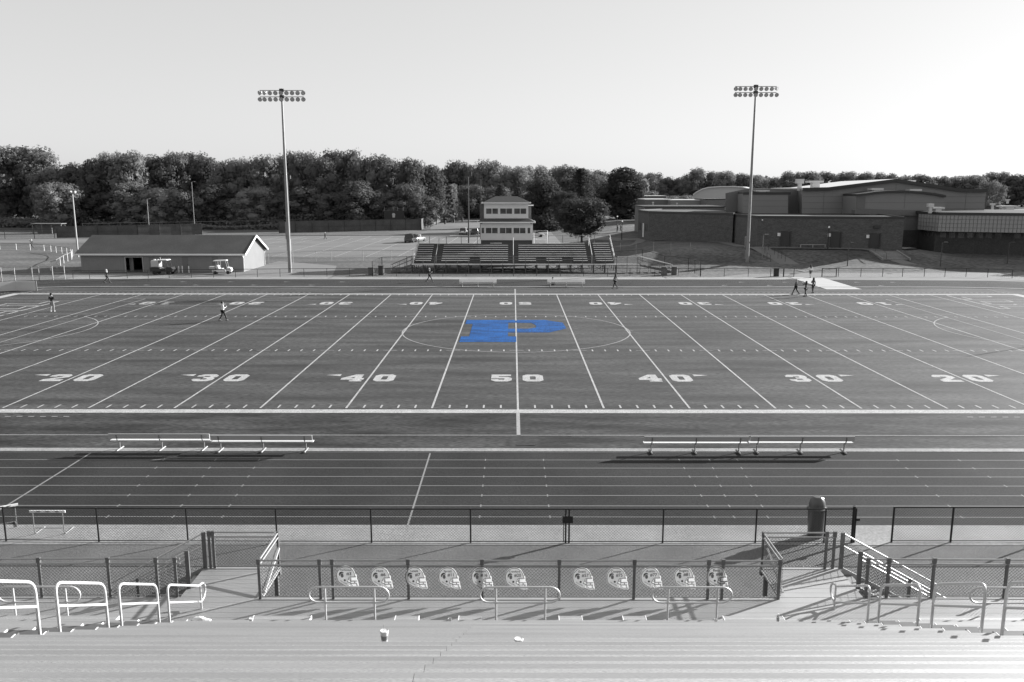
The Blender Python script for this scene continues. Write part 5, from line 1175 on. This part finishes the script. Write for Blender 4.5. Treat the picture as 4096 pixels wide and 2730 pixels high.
# golf cart
gc = thing('golf_cart', 'white golf cart parked before the right end of the field house', 'golf cart', (-40.1, 71.5, 0), R(6)); CW = mat('cart_white', .62, rough=.35)
for x in (-.85, .85):
    for s in (-1, 1): wheel(gc, x, s*.5, .23, .18)
m = MB(); m.vprism([(-1.2, .3), (1.2, .3), (1.32, .5), (1.2, .85), (.75, .95), (.55, .35), (.3, .33), (.25, .62), (-.4, .66), (-.5, .6), (-1.25, .6)], (0, -.55, 0), (1, 0, 0), (0, 1.1, 0)); m.build('body', CW, gc)
m = MB(); m.box(-.45, .1, -.5, .5, .66, .78); m.hexa([(-.5, -.5, .74), (-.34, -.5, .74), (-.34, .5, .74), (-.5, .5, .74)], [(-.6, -.5, 1.2), (-.48, -.5, 1.2), (-.48, .5, 1.2), (-.6, .5, 1.2)]); m.build('seat', CW, gc)
for s in (-1, 1):
    for x0, x1 in ((.85, .55), (-.62, -.7), (-.3, -.35)): MB().tube((x0, s*.5, .7), (x1, s*.48, 1.82), .022, 6).build('roof_post', CW, gc)
MB().hexa([(-1.1, -.56, 1.78), (.72, -.56, 1.82), (.72, .56, 1.82), (-1.1, .56, 1.78)], [(-1.0, -.5, 1.88), (.65, -.5, 1.93), (.65, .5, 1.93), (-1.0, .5, 1.88)]).build('roof', CW, gc)
MB().box(-1.75, -.75, -.55, .55, .62, .70).build('cargo_deck', DARK, gc); MB().box(-1.65, -.9, -.45, .45, .72, 1.05).build('cargo_box', mat('cargo', .4), gc)
MB().path([(.45, -.25, 1.0), (.6, -.25, .95), (.75, -.25, .7)], .03, 6).build('steering_wheel', DARK, gc)
uv = thing('utility_vehicle', 'dark utility vehicle with white spray tank parked at the field house', 'utility vehicle', (-48.0, 71.1, 0), R(-2)); UD = mat('utility_dark', .02, rough=.5)
for x in (-.95, .95):
    for s in (-1, 1): wheel(uv, x, s*.62, .30, .24)
m = MB(); m.vprism([(-1.55, .45), (1.5, .4), (1.6, .75), (1.35, 1.0), (.75, 1.05), (.6, .55), (-.1, .55), (-.2, .95), (-1.6, .95)], (0, -.68, 0), (1, 0, 0), (0, 1.36, 0)); m.build('body', UD, uv)
m = MB(); [m.tube((x0, s*.62, .9), (x1, s*.6, 1.95), .035, 6) for s in (-1, 1) for x0, x1 in ((.95, .6), (-.25, -.3))]; m.build('cab_frame', UD, uv)
MB().hexa([(-.4, -.66, 1.93), (.85, -.66, 1.93), (.85, .66, 1.93), (-.4, .66, 1.93)], [(-.3, -.6, 2.03), (.75, -.6, 2.03), (.75, .6, 2.03), (-.3, .6, 2.03)]).build('roof', CW, uv)
MB().box(-1.5, -.35, -.55, .55, .97, 1.92).build('tank', mat('tank_plastic', .42, rough=.5), uv, bevel=.12)
m = MB(); m.lathe([(.15, 0), (.15, .12), (0, .14)], (-.7, 0, 1.92), 10); m.tube((-.3, 0, 1.9), (-.35, 0, 2.3), .03, 6); m.box(-1.3, -1.05, -.1, .1, 1.92, 2.05); m.build('tank_cap', CW, uv)
MB().box(-.15, .3, -.5, .5, .7, .85).build('seat', mat('uv_seat', .12), uv)
# ================================================================== TREES
LEAF = mat('leaves', 0.21, rough=.65, var=.45, scale=.10, spec=.04); LEAF2 = mat('pale_leaves', 0.27, rough=.65, var=.4, scale=.12, spec=.04); LEAFD = mat('dark_leaves', 0.16, rough=.7, var=.4, scale=.12, spec=.04)  # the pale leaf colour also stands in for haze on the far trees
LEAFX = mat('shade_leaves', 0.095, rough=.65, var=.4, scale=.12, spec=.04)  # darker leaf copy, weaker front light on these trees put into the colour
BARK = mat('bark', .07, rough=.9, var=.3, scale=3)
for m_ in (LEAF, LEAF2, LEAFD, LEAFX):      # thin leaves let some light through
    nt_ = m_.node_tree; p_ = nt_.nodes['Principled BSDF']; o_ = nt_.nodes['Material Output']
    tr = nt_.nodes.new('ShaderNodeBsdfTranslucent'); mx = nt_.nodes.new('ShaderNodeMixShader'); mx.inputs[0].default_value = .34
    lk_ = [l for l in nt_.links if l.to_socket == p_.inputs['Base Color']]
    oi = nt_.nodes.new('ShaderNodeObjectInfo'); mr = nt_.nodes.new('ShaderNodeMapRange'); mr.inputs['To Min'].default_value = .72; mr.inputs['To Max'].default_value = 1.35
    nt_.links.new(oi.outputs['Random'], mr.inputs['Value']); sc_ = nt_.nodes.new('ShaderNodeVectorMath'); sc_.operation = 'SCALE'
    nt_.links.new(lk_[0].from_socket, sc_.inputs[0]); nt_.links.new(mr.outputs[0], sc_.inputs['Scale'])
    nt_.links.new(sc_.outputs[0], p_.inputs['Base Color']); nt_.links.new(sc_.outputs[0], tr.inputs['Color'])
    nt_.links.new(p_.outputs[0], mx.inputs[1]); nt_.links.new(tr.outputs[0], mx.inputs[2]); nt_.links.new(mx.outputs[0], o_.inputs['Surface'])
def leafmesh(name, P, N, S, m):
    """quads centred at P, facing N, half size S"""
    n = len(P); N = N/np.linalg.norm(N, axis=1)[:, None]
    a = np.cross(N, RNG.normal(size=(n, 3))); a /= np.linalg.norm(a, axis=1)[:, None]; b = np.cross(N, a)
    S = S[:, None]; V = np.stack([P-a*S, P-b*S*.8, P+a*S, P+b*S*.8], 1).reshape(-1, 3)
    me = bpy.data.meshes.new(name); me.vertices.add(4*n); me.vertices.foreach_set('co', V.ravel().astype(np.float32))
    me.loops.add(4*n); me.loops.foreach_set('vertex_index', np.arange(4*n, dtype=np.int32)); me.polygons.add(n)
    me.polygons.foreach_set('loop_start', np.arange(0, 4*n, 4, dtype=np.int32)); me.polygons.foreach_set('loop_total', np.full(n, 4, dtype=np.int32))
    me.materials.append(m); me.update(calc_edges=True); me.validate(); return me
_b = bmesh.new(); bmesh.ops.create_icosphere(_b, subdivisions=2, radius=1.0); ICV = np.array([v.co[:] for v in _b.verts]); ICF = [tuple(v.index for v in f.verts) for f in _b.faces]; _b.free()
def add_core(me, C, Rr, f):
    V = []; F = []
    for c, r_ in zip(C, Rr):
        o = len(V)*len(ICV); j = 1+RNG.normal(size=(len(ICV), 1))*.16; V.append(c+ICV*r_*f*j*np.array([1, 1, .85])); F += [tuple(i+o for i in t) for t in ICF]
    core = bpy.data.meshes.new('core'); core.from_pydata(np.concatenate(V).tolist(), [], F); b = bmesh.new(); b.from_mesh(me); b.from_mesh(core); b.to_mesh(me); b.free(); bpy.data.meshes.remove(core)
def crown(seed, m, low=.08, nl=30, n=34000, w_=.34, shape=0):
    """unit tall crown made of leaf sized faces on many lobes"""
    r = np.random.default_rng(seed); C = []; Rr = []
    for i in range(nl):
        t = (i+.5)/nl; z = low+.06+(.90-low)*t
        env = math.sin(math.pi*min(1, max(.0, (z-low)/(1-low))**(1.25 if shape == 0 else .8)))**(.42 if shape == 0 else .7)*w_
        if shape == 2: env = w_*(1-t)**.8+.03
        a = i*2.4+r.uniform(-.5, .5); d = env*r.uniform(.35, .95); rad = r.uniform(.10, .17)
        C.append((d*math.cos(a), d*math.sin(a), min(z, .93-rad*.5)+r.uniform(-.02, .02))); Rr.append(rad)
    C = np.array(C); Rr = np.array(Rr); k = r.integers(0, nl, n*2); d = r.normal(size=(n*2, 3)); d /= np.linalg.norm(d, axis=1)[:, None]
    # random tufts on every lobe
    T = r.normal(size=(90, 3)); T /= np.linalg.norm(T, axis=1)[:, None]; ti = np.argmax(d @ T.T + r.normal(size=(1, 90))*.0, axis=1)
    tr_ = r.uniform(.70, 1.22, (nl, 90)); dd = d*.5+T[ti]*.5; dd /= np.linalg.norm(dd, axis=1)[:, None]
    rad = Rr[k]*tr_[k, ti]*(1+r.normal(size=n*2)*.05)
    P = C[k]+dd*rad[:, None]*np.array([1, 1, .85])
    inside = np.zeros(n*2, bool)
    for j in range(nl): inside |= (np.linalg.norm((P-C[j])/np.array([1, 1, .85]), axis=1) < Rr[j]*.72) & (k != j)
    P = P[~inside][:n]; D = d[~inside][:n]; Nn = (P*0+dd[~inside][:n])+r.normal(size=P.shape)*.34+np.array([0, 0, .12])
    me = leafmesh('crown', P, Nn, r.uniform(.005, .0105, len(P)), m); add_core(me, C, Rr, .60); return me
def conifer(seed, m, n=9000, w_=.26):
    r = np.random.default_rng(seed); P = []; Nn = []
    for i in range(34):
        z = .07+.9*(i/34)**.95; L_ = w_*(1-z)**.85*r.uniform(.8, 1.15)+.012
        nb = 9 if z < .75 else 6
        for b in range(nb):
            a = 2*math.pi*(b+r.uniform(-.3, .3))/nb+i; q_ = int(n/34/nb*(1.6-z))+3; s_ = r.random(q_)**.6
            x = s_*L_; P.append(np.stack([x*math.cos(a)+r.normal(size=q_)*.010, x*math.sin(a)+r.normal(size=q_)*.010, z-s_*L_*.12+(s_**2)*.01+r.normal(size=q_)*.006], 1)); Nn.append(np.tile([0, 0, 1.0], (q_, 1))+r.normal(size=(q_, 3))*.5)
    P = np.concatenate(P); return leafmesh('crown', P, np.concatenate(Nn), r.uniform(.007, .013, len(P)), m)
def trunkmesh(h=.5, r0=.016, seed=0, fork=False):
    r = random.Random(seed); m = MB(); m.path([(0, 0, -.01), (.003, 0, h*.3), (-.004, .004, h*.7), (0, 0, h)], [r0*1.25, r0, r0*.8, r0*.5], 8)
    for i in range(7):
        a = i*2.2+r.random(); z = h*(.35+.08*i); L_ = r.uniform(.14, .24); m.path([(0, 0, z), (L_*.5*math.cos(a), L_*.5*math.sin(a), z+L_*.5), (L_*math.cos(a), L_*math.sin(a), z+L_*1.1)], [r0*.55, r0*.35, r0*.12], 6)
    o = m.build('trunk', BARK, smooth=True); me = o.data; bpy.data.objects.remove(o); return me
CR = [crown(1, LEAF), crown(2, LEAF, w_=.30, nl=26), crown(3, LEAF, w_=.38, nl=34), crown(4, LEAFD, w_=.33), crown(5, LEAF2, w_=.36, nl=28), crown(6, LEAFD, w_=.30, shape=1), crown(7, LEAF2, w_=.32)]
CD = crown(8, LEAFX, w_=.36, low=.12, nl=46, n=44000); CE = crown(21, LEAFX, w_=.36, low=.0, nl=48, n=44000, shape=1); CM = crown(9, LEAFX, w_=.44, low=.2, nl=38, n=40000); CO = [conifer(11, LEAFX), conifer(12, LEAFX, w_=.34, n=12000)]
TR = [trunkmesh(.55, .014, 1), trunkmesh(.45, .018, 2), trunkmesh(.9, .012, 3)]
WTH = {id(CR[0]): .8, id(CR[1]): .72, id(CR[2]): .88, id(CR[3]): .78, id(CR[4]): .84, id(CR[5]): .72, id(CR[6]): .76, id(CD): .86, id(CM): 1.0, id(CE): .84, id(CO[0]): .54, id(CO[1]): .7}
def tree(name, label, u, vt, hw, Y, cm, tm, group=None, rz=None, cat='tree', zb=None):
    """u, vt: top of the crown in the 2353 px overview; hw: half width there"""
    top = oh(u, vt, Y); z0 = terr(top.x, Y) if zb is None else zb; H = top.z-z0; d = (Vector((top.x, Y, 0))-Vector((CAM.x, CAM.y, 0))).length
    Wd = 2*hw*1.74076/FPX*d*(1.18 if group else 1.28)
    t = thing(name, label, cat, (top.x, Y, z0), random.uniform(0, 6.28) if rz is None else rz, group); t.scale = (Wd/WTH[id(cm)], Wd/WTH[id(cm)], H/.97)
    for nm, me in (('crown', cm), ('trunk', tm)):
        o = bpy.data.objects.new(nm, me); COL.objects.link(o); o.parent = t
    return t
ORD = ['leftmost', 'second', 'third', 'fourth', 'fifth', 'sixth', 'seventh', 'eighth', 'ninth', 'tenth', 'eleventh', 'twelfth', 'thirteenth', 'fourteenth', 'fifteenth', 'sixteenth', 'seventeenth', 'eighteenth', 'nineteenth', 'twentieth', 'twenty first', 'twenty second', 'twenty third', 'twenty fourth', 'twenty fifth', 'twenty sixth', 'twenty seventh', 'twenty eighth', 'twenty ninth', 'thirtieth']
def row(lst, Y, jy, desc, group, kinds):
    for i, e in enumerate(lst):
        u, v, hw = e[:3]; k = e[3] if len(e) > 3 else kinds[i % len(kinds)]
        tree('leafy_tree', (ORD[i]+' from the left' if i else 'leftmost')+' of '+desc, u, v, hw, Y+random.uniform(-jy, jy), CR[k], TR[i % 2], group)
row([(-30,352,48),(38,338,60,2),(92,352,36,0),(122,384,42,4),(176,380,40),(214,370,34),(252,353,40,2),(300,351,42),(350,360,36),(394,356,34),(430,352,42,2),(474,366,36),(518,372,38),(556,366,34),(606,362,40,6),(652,358,36),(692,350,38,2),(738,366,36),(786,347,44,2),(832,361,36),(874,360,40),(910,370,34),(948,369,38),(986,384,34)],
    222, 8, 'the tall trees along the top of the left wood', 'tall trees of the left wood', [3, 0, 1, 0, 3, 5])
row([(165,425,40),(235,445,38),(300,420,42),(368,432,40,4),(425,440,36),(492,425,42),(548,455,34,4),(590,430,40,4),(640,440,34),(700,432,42),(760,445,36),(822,420,44),(880,440,38),(935,425,40),(975,450,32,4)],
    206, 4, 'the shorter trees at the edge of the left wood', 'shorter trees at the edge of the left wood', [0, 3, 1, 5])
row([(1015,386,34),(1052,373,34,6),(1092,380,30,4),(1124,371,34),(1160,381,32,4),(1196,382,34),(1234,384,32,6),(1270,386,32),(1304,383,34),(1342,389,32),(1378,393,32),(1404,408,28)],
    318, 10, 'the trees of the middle wood behind the press box', 'trees of the middle wood', [0, 4, 1, 6])
row([(1000,430,34,6),(1080,425,36,4),(1140,430,32,0),(1190,440,30),(1400,440,30),(1480,440,34,6),(1530,450,30,4),(1570,450,30,6)],
    290, 8, 'the lower trees in front of the middle wood', 'lower trees before the middle wood', [4, 6, 0])
row([(1462,400,26),(1498,397,26),(1532,408,22),(1562,410,22),(1602,387,26,0),(1638,396,22),(1668,393,24),(1702,400,24),(1740,402,24),(1778,408,22),(1818,396,26),(1860,394,26),(1902,396,26),(1948,394,26),(1990,397,26),(2032,399,26),(2078,405,24),(2120,402,26),(2162,405,24),(2202,408,24),(2242,405,26),(2290,396,30,2),(2334,402,26),(2376,405,26)],
    430, 15, 'the distant trees along the right horizon', 'distant trees along the right horizon', [6, 4, 1, 4, 0])
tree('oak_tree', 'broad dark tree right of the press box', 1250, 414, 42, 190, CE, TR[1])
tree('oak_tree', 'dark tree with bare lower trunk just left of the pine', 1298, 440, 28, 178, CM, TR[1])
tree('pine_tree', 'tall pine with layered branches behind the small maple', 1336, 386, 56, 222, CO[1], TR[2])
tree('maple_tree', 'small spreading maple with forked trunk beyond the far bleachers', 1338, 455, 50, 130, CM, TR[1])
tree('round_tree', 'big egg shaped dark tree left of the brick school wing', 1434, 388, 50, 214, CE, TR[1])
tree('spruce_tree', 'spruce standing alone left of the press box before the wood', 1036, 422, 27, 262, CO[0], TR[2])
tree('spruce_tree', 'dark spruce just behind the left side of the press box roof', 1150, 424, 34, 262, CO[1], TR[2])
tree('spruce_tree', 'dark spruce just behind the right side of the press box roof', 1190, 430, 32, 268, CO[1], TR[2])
tree('leafy_tree', 'pale tree standing right of the gym behind the school', 2282, 415, 22, 215, CR[4], TR[0])
tree('leafy_tree', 'pale tree in full light hanging over the fence at far left', 128, 420, 36, 196, CR[4], TR[1])
# trees off frame to the right whose shade falls on the walkway
for x, y, h, lb in ((95, 85, 10.5, 'roadside tree just outside the right edge, casting shade on the walkway'),):
    t = thing('leafy_tree', lb, 'tree', (x, y, 0)); t.scale = (h, h, h)
    for nm, me in (('crown', CR[2]), ('trunk', TR[1])):
        o = bpy.data.objects.new(nm, me); COL.objects.link(o); o.parent = t
# undergrowth at the foot of the woods, and distant wood seen between the crowns
def mass(name, X0_, X1_, Y0_, Y1_, h0, h1, n, s_, m, sl=0.0):
    X = RNG.uniform(X0_, X1_, n); Yv = RNG.uniform(Y0_, Y1_, n); hh = h0+(h1-h0)*(.5+.5*np.sin(X*.21+np.sin(X*.057)*3))*RNG.uniform(.75, 1, n)
    Z = hh*RNG.random(n)**.6; gz_ = np.array([terr(x, y) for x, y in zip(X, Yv)]); Yv = Yv+sl*X
    me = leafmesh(name, np.stack([X, Yv, Z+gz_], 1), RNG.normal(size=(n, 3))+np.array([0, -.3, .5]), RNG.uniform(s_*.5, s_, n), m)
    o = bpy.data.objects.new(name, me); COL.objects.link(o); tag(o, kind='stuff'); return o
tag(mass('undergrowth', -175, -30, 203, 216, 1.5, 5.0, 26000, .55, LEAFD), 'dense bushes at the foot of the left wood')
tag(mass('undergrowth', -40, 60, 296, 312, 1.5, 5.0, 14000, .7, LEAFD), 'dense bushes at the foot of the middle wood')
tag(mass('far_wood', -260, -20, 246, 262, 12, 19.5, 40000, 1.0, LEAFD), 'dark mass of the wood filling gaps between the left trees')
tag(mass('far_wood', -60, 62, 345, 365, 12, 20.5, 30000, 1.1, LEAF2), 'mass of the wood filling gaps between the middle trees')
tag(mass('far_wood', 60, 420, 455, 480, 10, 18.5, 46000, 1.4, LEAF2), 'pale distant wood filling gaps along the right horizon')
tag(mass('tall_grass', -92, -44, 196, 200, .8, 1.9, 9000, .3, mat('straw_grass', .14, rough=.9, var=.3, scale=.5)), 'pale tall grass on the bank behind the screened fences')
